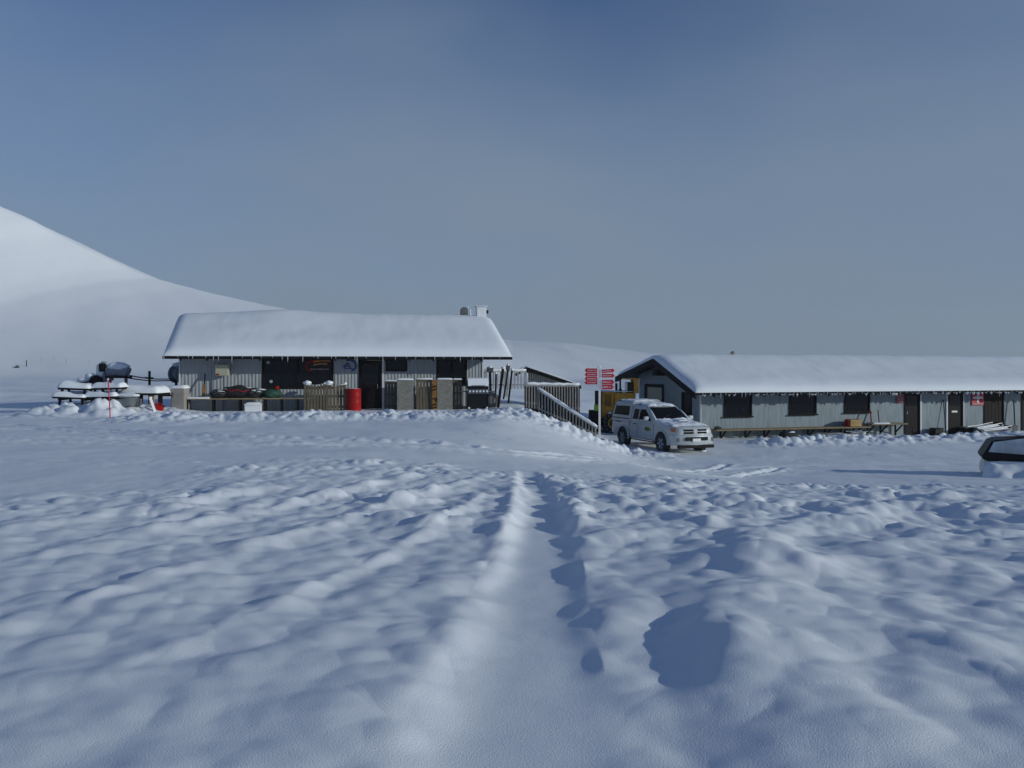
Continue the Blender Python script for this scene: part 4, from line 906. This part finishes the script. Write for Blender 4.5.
mb = MB(); mb.box((2.665,0,.62),(.06,1.0,.13)); mb.build('air_intake', 'grille', bu, bevel=.02)
mb = MB(); mb.box((2.60,0,.335),(.14,1.6,.12)); mb.build('valance', 'grille', ute, bevel=.02)
MB().box((2.70,-.02,.575),(.012,.36,.115)).build('number_plate', 'white', bu, bevel=.004, seg=1)
for s_ in (-1,1):
    MB().lathe([(.001,.03),(.06,.028),(.075,.0)], 16, Matrix.Translation((2.575,s_*.76,.585)) @ Matrix.Rotation(R(90),4,'Y') @ Matrix.Rotation(R(0),4,'X')).build('fog_lamp', 'steel', bu, smooth=True)
    mb = MB(); mb.add([(x+o_*.02, s_*(y+o_*.012), z) for o_ in (1,-2) for x,y,z in ((2.535,.50,.80),(2.53,.50,.96),(2.46,.70,1.0),(2.22,.895,1.0),(2.30,.885,.87),(2.48,.74,.82))], [(0,1,2,3,4,5),(11,10,9,8,7,6)]+[(i,(i+1)%6,(i+1)%6+6,i+6) for i in range(6)])
    hl = mb.build('headlight', 'lens', ute, bevel=.01)
    mb = MB(); mb.add([(x+o_*.02, s_*(y+o_*.014), z) for o_ in (1.5,-2) for x,y,z in ((2.40,.815,.86),(2.40,.79,.985),(2.22,.90,.99),(2.28,.895,.88))], [(0,1,2,3),(7,6,5,4)]+[(i,(i+1)%4,(i+1)%4+4,i+4) for i in range(4)]); mb.build('indicator', 'amber', hl)
MB().prism([(-.20,0),(.18,0),(.22,.055),(.16,.07),(-.2,.04)], .46, Matrix.Translation((1.55,-.23,1.145))).build('bonnet_scoop', 'carwhite', ute, bevel=.02)
MB().box((1.77,0,1.185),(.02,.36,.035)).build('scoop_mouth', 'grille', ute)
# door badge and lettering on the driver's flank
for s_ in (-1,1):
    mb = MB(); mb.prism([(.24*math.cos(R(a)), .09*math.sin(R(a))) for a in range(0,360,20)], .006, Matrix.Translation((.52, s_*.917-.003, .86))); bd = mb.build('door_badge', 'greenletter', ute)
    mb = MB(); letters(mb, .36, .68, .83, .06, s_*.917+(-.004 if s_ < 0 else .010), 51); mb.build('lettering', 'grille', bd)
    mb = MB(); letters(mb, -2.2, -1.62, 1.0, .055, s_*.915+(-.001 if s_ < 0 else .007), 52); mb.build('lettering', 'steel', ute)
# snow lying on bonnet, roof and windscreen foot
def drape(name, x0, x1, yw, zf, th, seed, nx=40, ny=30, ragged=.12):
    vs = []; rr = np.random.RandomState(seed)
    for i in range(nx+1):
        for j in range(ny+1):
            u, v = i/nx, j/ny*2-1; x = lerp(x0,x1,u); y = v*yw(x)
            e = min(u,1-u)*abs(x1-x0)/.16; w_ = (1-abs(v))*yw(x)/.14
            nz = float(fbm(np.array([x*3.1+seed]), np.array([y*3.1]), seed, 3)[0])
            k = min(1,e+ragged*nz*4)*min(1,w_+ragged*nz*4); k = max(0,k)**.6
            vs.append((x,y,zf(x,y)-.008+th*k*(1+.45*nz)))
    return MB().add(vs, [(i*(ny+1)+j,(i+1)*(ny+1)+j,(i+1)*(ny+1)+j+1,i*(ny+1)+j+1) for i in range(nx) for j in range(ny)]).build(name, 'snow', ute, smooth='all')
xs_ = [s_[0] for s_ in ST][::-1]; zt_ = [s_[4] for s_ in ST][::-1]
drape('snow_cover', .86, 2.34, lambda x: .84, lambda x,y: np.interp(x,xs_,zt_)+.012-.035*(abs(y)/.84)**3+(.06 if abs(y) < .22 and 1.36 < x < 1.74 else 0), .055, 3)
drape('snow_cover', .84, 1.06, lambda x: .80, lambda x,y: 1.20+.0*x, .10, 5, 14, 40)
drape('snow_cover', -.94, .22, lambda x: .66, lambda x,y: np.interp(x,(-.92,-.35,.05,.18),(1.772,1.787,1.757,1.712))-.02*(abs(y)/.66)**4, .05, 7)
drape('snow_cover', -2.46, -.98, lambda x: .71, lambda x,y: np.interp(x,(-2.52,-2.44,-2.2,-1.4,-.98),(1.78,1.85,1.885,1.895,1.865))-.03*(abs(y)/.71)**4, .05, 9)
for s_ in (-1,1): MB().tube([(.96,s_*.77,1.23),(.7,s_*.74,1.40),(.42,s_*.70,1.57)], .035, 8).build('snow_cover', 'snow', ute, smooth='all')

# ------------------------------------------------------------------ along the long hut
v0 = -.45
def shelf(px0, px1, py0, py1, label, pbr, snow=None):
    a = RH.world(Rs(px0,v0), v0); b = RH.world(Rs(px1,v0), v0); z = zl((py0+py1)/2, (a.y+b.y)/2); g = .05
    t = thing('wall_shelf', label, 'bench', (a.x,a.y,g), RH.a); L_ = (b.xy-a.xy).length; zz = z-g
    MB().bb(0,L_,-.24,.40,zz-.07,zz).build('plank', 'timber_x', t, bevel=.008, seg=1)
    for px in pbr:
        x = Rs(px,v0)-Rs(px0,v0); mb = MB(); mb.bb(x-.035,x+.035,.30,.37,-.5,zz-.071); mb.bar((x,-.18,zz-.075),(x,.33,zz-.50),.06,.06); mb.build('bracket', 'dark', t)
    if snow: MB().snow(snow[0]*L_, snow[1]*L_, -.22, .36, zz, .06, int(px0)).build('snow_cap', 'snow', t, smooth='all')
    return z
zA = shelf(714, 868, 430.3, 425.2, 'long plank bench on braced brackets under the three windows of the long hut', (724,749,768,788,812,829,845,858))
zB = shelf(869, 905, 423.2, 423.4, 'shorter plank bench beside the notice sign, left of a dark door', (872,885,900), (.05,.5))
def rthing(name, label, cat, px, v, z=None, rz=0, group=None):
    p = RH.world(Rs(px,v), v); p.z = gz(p.x,p.y) if z is None else z; return thing(name, label, cat, p, RH.a+rz, group)
t = rthing('plywood_box', 'yellow plywood crate on the plank bench under the third window', 'crate', 853.2, v0, zA+.001)
MB().bb(-.32,.34,-.20,.2,0,.34).build('body', 'ply', t, bevel=.01)
for z_ in (.03,.24): MB().bb(-.325,.345,-.221,-.201,z_,z_+.07).build('batten', 'ply', t, bevel=.004)
MB().bb(-.30,.32,-.19,.19,.342,.372).build('lid', 'timber_x', t); MB().bb(-.40,-.335,-.16,.16,0,.36).build('end_board', 'red', t)
for k, (px, m_, lab) in enumerate(((871.5,'red','dark red shovel handle leaning on the wall between bench and notice sign'),(879.3,'steel','grey shovel handle leaning on the wall, nearer the notice sign'))):
    t = rthing('shovel', lab, 'shovel', px, -.42, zB-.05)
    MB().tube([(0,.0,.05),(.06,.16,.70)], .032, 8).build('handle', m_, t); MB().box((.063,.165,.715),(.12,.03,.035)).build('grip', m_, t); MB().box((-.01,-.03,.02),(.22,.03,.12),rx=.4).build('blade', 'steel', t)
t = rthing('green_bundle', 'small green bundle at the near end of the long plank bench', 'bundle', 717.5, v0, zA+.001)
MB().blob((0,0,.06),(.42,.3,.16),4,.25,16,8,.7).build('body', 'green', t, smooth='all'); MB().tube([(-.1,-.15,.06),(-.1,0,.15),(-.1,.14,.06)],.012,6).build('cord', 'rope', t)
# rescue sleds stacked under and before the bench
def sled(px, v, L_, w_, label, m, rz, tilt, dz, name='rescue_sled'):
    t = rthing(name, label, 'sled', px, v, None, rz); t.location.z += dz; t.rotation_euler = (0, tilt, RH.a+rz)
    prof = [(-L_/2,.18),(-L_/2+.12,.04),(-L_/2+.3,0),(L_/2-.3,0),(L_/2-.12,.05),(L_/2,.16),(L_/2-.02,.20),(L_/2-.2,.09),(-L_/2+.25,.06),(-L_/2+.02,.21)]
    MB().prism(prof, w_, Matrix.Translation((0,-w_/2,0))).build('hull', m, t, bevel=.015)
    for y in (-w_/2-.02, w_/2+.02): MB().tube([(-L_/2+.1,y,.20),(-.3,y,.17),(L_/2-.1,y,.19)], .022, 8).build('rail', 'chrome' if m != 'white' else 'steel', t, smooth=True)
    MB().snow(-L_*.38, L_*.36, -w_/2+.03, w_/2-.03, .08, .08, int(px)).build('snow_cap', 'snow', t, smooth='all')
sled(840, -1.0, 2.5, .6, 'pale sled heaped with snow lying in front of the plank bench', 'white', .03, .0, .04)
sled(857, -.85, 1.1, .5, 'short dark sled on the snow beneath the joint of the two benches', 'black', -.1, -.05, .10)
sled(985, -.55, 2.0, .55, 'dark sled with bright rails tilted before the brown door', 'black', .05, -.12, .22, 'rescue_sled')
sled(993, -.95, 2.2, .5, 'long narrow sled with bright rails, lowest in front of the brown door', 'steel', .02, -.08, .10, 'rescue_sled')
t = rthing('battery_box', 'dark squat box on the snow between the two darkest doors', 'box', 936.7, -.35)
MB().bb(-.27,.27,-.2,.2,-.1,.36).build('body', 'black', t, bevel=.02); MB().bb(-.285,.285,-.215,.215,.363,.41).build('lid', 'black', t, bevel=.012); MB().snow(-.1,.22,-.42,-.22,.02,.12,4).build('snow_clump', 'snow', t, smooth='all')
t = rthing('dark_bin', 'low dark bin against the wall right of the door with a white plate', 'bin', 966, -.35)
mb = MB(); mb.loft([[(-.22,-.2,-.1),(.22,-.2,-.1),(.22,.2,-.1),(-.22,.2,-.1)],[(-.3,-.26,.33),(.3,-.26,.33),(.3,.26,.33),(-.3,.26,.33)]]); mb.build('body', 'black', t, bevel=.02); MB().bb(-.32,.32,-.28,.28,.332,.37).build('rim', 'steel', t, bevel=.01)
t = rthing('wall_shovel', 'tall dark shovel standing against the wall right of the brown door', 'shovel', 1015, -.25)
MB().tube([(0,0,.25),(.02,.1,1.65)], .03, 8).build('handle', 'dark', t); MB().box((0,-.02,.16),(.36,.05,.36),rx=.1).build('blade', 'steel', t, bevel=.02); MB().bar((-.07,.1,1.66),(.11,.1,1.66),.035).build('grip', 'dark', t)
t = rthing('short_stake', 'short brown stake stuck in the snowbank before the first dark door', 'stake', 912, -1.8)
MB().bar((0,0,-.3),(.06,0,.42),.05).build('shaft', 'brown', t); MB().bar((.035,0,.424),(.085,0,.43),.06,.03).build('cap', 'brown', t)
t = rthing('dark_sack', 'low dark sack half buried in the bank under the second window', 'sack', 788, -1.0); MB().blob((0,0,.14),(1.0,.5,.42),6,.2,18,10,.8).build('body', 'blackrough', t, smooth='all'); MB().blob((.1,.02,.30),(.6,.36,.10),3,.2,12,6).build('snow_cap', 'snow', t, smooth='all')
t = rthing('ski_pole', 'thin dark pole leaning on the wall left of the door with a white plate', 'pole', 944.5, -.15); MB().tube([(0,-.1,0),(.05,.13,1.75)],.018,6).build('shaft', 'black', t); MB().tube([(.05,.13,1.751),(.053,.14,1.86)],.028,8).build('grip', 'black', t)

# ------------------------------------------------------------------ snow-laden machinery and tables at the far left
def at(px, py, Y): return pt(px, py, Y)
def picnic(px0, px1, py, Y, label, rz=0, tilt=0):
    c = at((px0+px1)/2, py, Y); g = gz(c.x, c.y); w_ = (px1-px0)*Y/F; t = thing('picnic_table', label, 'table', (c.x,c.y,g), rz, 'picnic tables buried in the snow heap', rot=(.02,tilt,rz)); zt = c.z-g; zs = zt-.34
    for y in (-.30,-.10,.10): MB().bb(-w_/2,w_/2,y,y+.18,zt-.09,zt).build('top_plank', 'dark', t, bevel=.006, seg=1)
    MB().bb(-w_/2,w_/2,-.72,-.44,zs-.08,zs).build('seat', 'dark', t, bevel=.006, seg=1); MB().bb(-w_/2,w_/2,.44,.72,zs-.08,zs).build('seat', 'dark', t, bevel=.006, seg=1)
    for x in (-w_/2+.16, w_/2-.16):
        MB().bar((x,-.25,zt-.09),(x,-.62,-.3),.07,.09).build('leg', 'dark', t); MB().bar((x,.25,zt-.09),(x,.62,-.3),.07,.09).build('leg', 'dark', t); MB().bar((x+.08,-.70,zs-.12),(x+.08,.70,zs-.12),.06,.09).build('cross_beam', 'dark', t)
    MB().snow(-w_/2,w_/2,-.30,.28,zt,.22,int(px0),.3).build('snow_cap', 'snow', t, smooth='all'); MB().snow(-w_/2,w_/2,-.73,-.43,zs,.15,int(px0)+3,.45).build('snow_cap', 'snow', t, smooth='all'); MB().snow(-w_/2,w_/2,.43,.73,zs,.17,int(px0)+5).build('snow_cap', 'snow', t, smooth='all')
picnic(61.5, 91, 387.5, 32.5, 'dark picnic table under snow at the outer left end of the heap', .06, .035)
picnic(95, 125.5, 387.2, 32.7, 'dark picnic table under snow behind the thin red stake', -.08, -.03)
# rope tow drive: post, engine hood, braced arm
Y = 35.5; o = at(104.5, 385, Y); g = gz(o.x, o.y); tow = thing('rope_tow_drive', 'snow covered rope tow engine with a post and braced arm behind the tables', 'machine', (o.x,o.y,g))
def T(px, py, dy=0): q = at(px, py, Y); return (q.x-o.x, dy, q.z-g)
MB().bar((T(104.5,380)[0],0,-.3), T(104,361.5), .17, .17).build('post', 'hood', tow, bevel=.01)
MB().box(T(103.5,367.5,-.1), (.24,.2,.36)).build('pulley_box', 'dark', tow, bevel=.03)
mb = MB(); a, b = T(108,370.5), T(128,370.5); mb.tube([(a[0],0,a[2]),(a[0]+.12,0,a[2]+.0),(b[0]-.12,0,b[2]-.04),(b[0],0,b[2]-.10)], .24, 16); mb.build('engine_hood', 'hood', tow, smooth=True)
MB().blob(((a[0]+b[0])/2,0,a[2]+.16), (b[0]-a[0]+.15,.62,.42), 6, .10, 24, 12, .6).build('snow_cap', 'snow', tow, smooth='all')
MB().bb(a[0],b[0]+.1,-.2,.2,a[2]-.34,a[2]-.25).build('bed_frame', 'dark', tow)
for px in (110,126): MB().bar((T(px,374)[0],0,a[2]-.34),(T(px,390)[0],0,-.2),.10).build('leg', 'steel', tow)
MB().bar(T(104,377), T(78,384), .14, .12).build('brace_arm', 'dark', tow); MB().bar(T(106,372,-.1), T(114,380,-.1), .10).build('brace', 'steel', tow)
MB().blob(T(101,371.5,.1), (.45,.5,.85), 8, .12, 16, 10).build('snow_cap', 'snow', tow, smooth='all'); MB().blob(T(91,376.5), (.50,.4,.30), 9, .15, 14, 8).build('snow_cap', 'snow', tow, smooth='all'); MB().blob(T(84,380), (.6,.35,.22), 10, .15, 14, 8).build('snow_cap', 'snow', tow, smooth='all')
MB().lathe([(.18,-.05),(.30,-.05),(.26,0),(.30,.05),(.18,.05)], 24, Matrix.Translation(T(98,382,-.15)) @ Matrix.Rotation(R(90),4,'X')).build('bull_wheel', 'dark', tow, smooth=True)
for k, (y0, y1, lab) in enumerate(((374.5,378.6,'upper dark tow rope running from the engine towards the lodge'),(377.4,379.8,'lower dark tow rope running from the engine towards the lodge'))):
    a, b = at(125,y0,35.5), at(177,y1,39.5); n = 14; mb = MB()
    mb.tube([a+(b-a)*(i/n)+Vector((0,0,-.10*math.sin(math.pi*i/n))) for i in range(n+1)], .028, 6); tag(mb.build('tow_rope', 'rope', None, smooth=True), lab, 'rope')
p = at(149.5, 386, 37.4); g = gz(p.x,p.y); t = thing('tow_post', 'thin dark upright post that carries the two tow ropes', 'post', (p.x,p.y,g)); zt = zl(371,37.4)-g
MB().bar((0,0,-.3),(0,0,zt),.085).build('shaft', 'dark', t); MB().bar((-.2,-.06,zl(377.5,37.4)-g),(.2,-.06,zl(377.8,37.4)-g),.05).build('crossbar', 'dark', t)
p = at(178.5, 386, 39.5); g = gz(p.x,p.y); t = thing('cable_drum', 'grey rounded cable drum behind the corner of the corrugated hut', 'drum', (p.x,p.y,g)); zc = zl(374,39.5)-g
MB().lathe([(.25,-.24),(.44,-.24),(.44,-.19),(.25,-.17),(.25,.17),(.44,.19),(.44,.24),(.25,.24)], 24, Matrix.Translation((0,0,zc)) @ Matrix.Rotation(R(65),4,'Z') @ Matrix.Rotation(R(90),4,'X')).build('drum', 'hood', t, smooth=True)
for y in (-.27,.27): MB().bar((0,y,-.3),(0,y,zc),.10).build('stand', 'dark', t)
MB().blob((0,0,zc+.45),(.6,.6,.24),5,.15,14,8).build('snow_cap', 'snow', t, smooth='all')
# snow loaded trailer deck
Y = 33.4; a, b = at(128,392,Y), at(162.5,392,Y); g = gz((a.x+b.x)/2, Y); t = thing('flat_trailer', 'flat trailer deck heaped with smooth snow between the tables and the hut', 'trailer', ((a.x+b.x)/2,Y,g)); hw = (b.x-a.x)/2; zt = zl(392.5,Y)-g
MB().bb(-hw,hw,-.55,.75,zt-.10,zt).build('deck', 'dark', t, bevel=.01); MB().snow(-hw,hw,-.55,.75,zt,.30,12,.15,.06).build('snow_cap', 'snow', t, smooth='all')
for x in (-hw*.55, hw*.6): MB().bb(x-.09,x+.09,-.40,-.30,-.3,zt-.101).build('leg', 'tan' if x > 0 else 'dark', t); MB().bb(x-.08,x+.08,.4,.5,-.3,zt-.101).build('leg', 'dark', t)
MB().bb(hw+.01,hw+.35,-.05,.05,zt-.16,zt-.08).build('tow_bar', 'dark', t)
Y = 32.2; c = at(126, 404, Y); g = gz(c.x,Y); t = thing('tarpaulin_sheet', 'grey green tarpaulin sheet slumped over something beside the red stake', 'tarpaulin', (c.x,c.y,g)); zt = zl(396,Y)-g
mb = MB(); n, m_ = 24, 12; vs = []
for i in range(n+1):
    for j in range(m_+1):
        u, v = i/n, j/m_; x = (u-.5)*1.1*(1-.15*v); y = -.55*(1-v)+.25*v; z = (zt*(.15+.85*math.sin(v*math.pi/2)))*(1-.35*(1-u)*v)+.05*math.sin(9*u+4*v)*(1-v)*.7
        vs.append((x,y,z))
o2 = len(vs); vs += [(x,y+.04,z-.05) for x,y,z in vs]
fs = [(i*(m_+1)+j,(i+1)*(m_+1)+j,(i+1)*(m_+1)+j+1,i*(m_+1)+j+1) for i in range(n) for j in range(m_)]; fs += [tuple(q+o2 for q in f)[::-1] for f in fs]
mb.add(vs, fs); mb.build('sheet', 'tarp', t, smooth='all'); MB().bb(-.45,.42,.10,.5,-.2,zt-.12).build('covered_box', 'steel', t); MB().blob((.0,.15,zt+.02),(1.1,.5,.22),7,.2,18,8).build('snow_cap', 'snow', t, smooth='all')
Y = 32.0; a, b = at(157.0,413.5,Y), at(150.3,398.5,Y+.3); t = thing('white_plank', 'narrow white plank leaning against the snow loaded trailer', 'plank', a); MB().bar((0,0,-.2),b-a,.12,.04).build('board', 'white', t, bevel=.006); MB().blob(b-a+Vector((0,0,.04)),(.15,.12,.08),3,.2,10,6).build('snow_cap', 'snow', t, smooth='all')
Y = 32.6; c = at(158, 406.5, Y); t = thing('jerry_can', 'red fuel can tipped in the snow beside the white plank', 'fuel can', (c.x,c.y,c.z-.08), 0, rot=(0,.45,.2))
MB().bb(-.20,.2,-.1,.1,-.13,.15).build('body', 'red', t, bevel=.035); MB().tube([(-.12,0,.151),(-.12,0,.22),(.08,0,.22),(.08,0,.151)],.022,8).build('handle', 'red', t); MB().tube([(.15,0,.15),(.17,0,.21)],.03,8).build('cap', 'black', t)
Y = 28.6; a, b = at(110.8,421,Y), at(108.3,380,Y); t = thing('marker_stake', 'thin bright red marker stake in front of the snowy picnic tables', 'stake', a); MB().tube([(0,0,-.3),b-a],.020,8).build('shaft', 'pole_red', t, smooth=True); MB().tube([b-a+Vector((0,0,.001)),b-a+Vector((0,0,.06))],.022,8).build('tip', 'trim', t)
# low things out on the plain, set on the first ground their sight line meets
def far_spot(px, py, lo=45, hi=240):
    Ys = np.linspace(lo, hi, 400); xs = (px-512)/F*Ys; zz = ground_z(xs, Ys); row = HY-(zz-CZ)/Ys*F
    k = int(np.argmax(row <= py)); k = k if row[k] <= py else 399
    return float(xs[k]), float(Ys[k]), float(zz[k])
x, Y, z = far_spot(26.5, 367); h = 6.5/F*Y
t = thing('marker_post', 'short dark post alone on the plain near the left edge', 'post', (x,Y,z)); MB().bar((0,0,-.4),(0,0,h),.12).build('shaft', 'dark', t); MB().blob((0,0,h),(.2,.2,.10),3,.2,8,6).build('snow_cap', 'snow', t, smooth='all')
for k, (px, py) in enumerate(((41,364),(54,362),(66,365),(89,366))):
    x, Y, z = far_spot(px, py); h = 5/F*Y; t = thing('marker_pole', 'thin pale net pole far off at the foot of the slope', 'pole', (x,Y,z), 0, 'thin net poles at the foot of the slope'); MB().bar((0,0,-.4),(.03,0,h),.04).build('shaft', 'cabinet', t); MB().bar((.03,0,h+.001),(.03,0,h+.12),.07).build('cap', 'steel', t)
x, Y, z = far_spot(17, 368); k = Y/88; o = MB().blob((0,0,0),(.42*k,.4*k,.40*k),12,.25,18,12).build('boulder', 'rock', None, smooth='all', loc=(x,Y,z+.05)); tag(o, 'dark boulder poking out of the plain at the left edge', 'boulder')

# ------------------------------------------------------------------ car buried in snow at the right edge
Y = 24.0; a = at(982, 460, Y); g = gz(a.x+1.6, Y); car = thing('buried_car', 'low car buried in snow at the right edge, only its dark side window showing', 'car', (a.x,Y,g), R(-24))
def cz(py): return zl(py, Y)-g
zb, zw, zt = cz(460), cz(449), cz(437.5)
# body shell: sloping tail at x=0, long side towards the viewer
mb = MB(); rings = []
for x, h0, h1, wv in ((.10,.0,zb-.25,.0),(.16,-.1,zb-.06,.0),(.5,-.2,zb,.0),(2.2,-.2,zb-.0,.0),(3.9,-.2,zb-.05,.0),(4.1,0,zb-.15,0)):
    rings.append([(x,-.06,h0),(x,-.06,h1-.06),(x,.0,h1),(x,1.55,h1),(x,1.62,h1-.06),(x,1.62,h0)])
mb.loft(rings); mb.build('body', 'carwhite', car, smooth=True)
zk, zr_ = cz(441.5), cz(436)
mb = MB(); mb.add([(.04,-.02,zb+.003),(.0,-.02,zb+.12),(.24,.08,zk-.02),(.36,.11,zk+.05),(2.6,.16,zr_+.06),(3.4,-.02,zb+.05),(.08,1.55,zb+.003),(.05,1.55,zb+.12),(.28,1.48,zk-.02),(.40,1.42,zk+.05),(2.6,1.4,zr_+.06),(3.4,1.55,zb+.05)],
                  [(0,1,2,3,4,5),(11,10,9,8,7,6)]+[(i,(i+1)%6,(i+1)%6+6,i+6) for i in range(6)]); mb.build('cabin', 'black', car, bevel=.03)
# pane in the dark frame, a pale sky reflection put into its colour
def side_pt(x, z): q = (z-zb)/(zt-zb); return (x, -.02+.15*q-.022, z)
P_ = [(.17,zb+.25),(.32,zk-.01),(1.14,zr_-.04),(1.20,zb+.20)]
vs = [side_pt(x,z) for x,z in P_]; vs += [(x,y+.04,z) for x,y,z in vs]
M['carglass'] = mat('painted_reflection_glass', (.55,.60,.61), .35, .35, 2.2)
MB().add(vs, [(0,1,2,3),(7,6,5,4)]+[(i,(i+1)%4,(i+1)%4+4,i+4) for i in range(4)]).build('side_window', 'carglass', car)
MB().blob((1.7,.85,zr_+.02),(1.9,1.2,.10),3,.12,30,14).build('snow_cap', 'snow', car, smooth='all')
# snow banked up over the bodywork
mb = MB(); rr = random.Random(5); vs = []; nx, ny = 60, 16
for i in range(nx+1):
    for j in range(ny+1):
        u, v = i/nx, j/ny; x = -.02+4.6*u; y = -.10-1.7*(1-v)**1.5*(.6+.4*math.sin(3*u+1)**2)-.02; e = min(1,u/.03)
        z = (zb-.03+.02*math.sin(9*u))*(v**.75)*e-.25*(1-v)+.10*float(fbm(np.array([x*1.6]),np.array([y*2.2]),33,3)[0])*math.sin(math.pi*min(1,v+.02))**.5
        vs.append((x, y, z))
mb.add(vs, [(i*(ny+1)+j,(i+1)*(ny+1)+j,(i+1)*(ny+1)+j+1,i*(ny+1)+j+1) for i in range(nx) for j in range(ny)])
mb.build('snow_drift', 'snow', car, smooth='all')

# ------------------------------------------------------------------ thin mist in the air
def haze():
    m = bpy.data.materials.new('mist'); m.use_nodes = True; nt = m.node_tree; nt.nodes.clear()
    out = nt.nodes.new('ShaderNodeOutputMaterial'); v = nt.nodes.new('ShaderNodeVolumePrincipled'); v.inputs['Color'].default_value = (.92,.95,1,1); v.inputs['Density'].default_value = .0004; v.inputs['Anisotropy'].default_value = .0
    nt.links.new(v.outputs[0], out.inputs['Volume']); M['haze'] = m
    o = MB().bb(-1020,1020,-1020,1020,-8,79).build('haze', 'haze'); o['kind'] = 'stuff'; tag(o, 'thin pale mist hanging over the snowfield', 'mist')
haze()
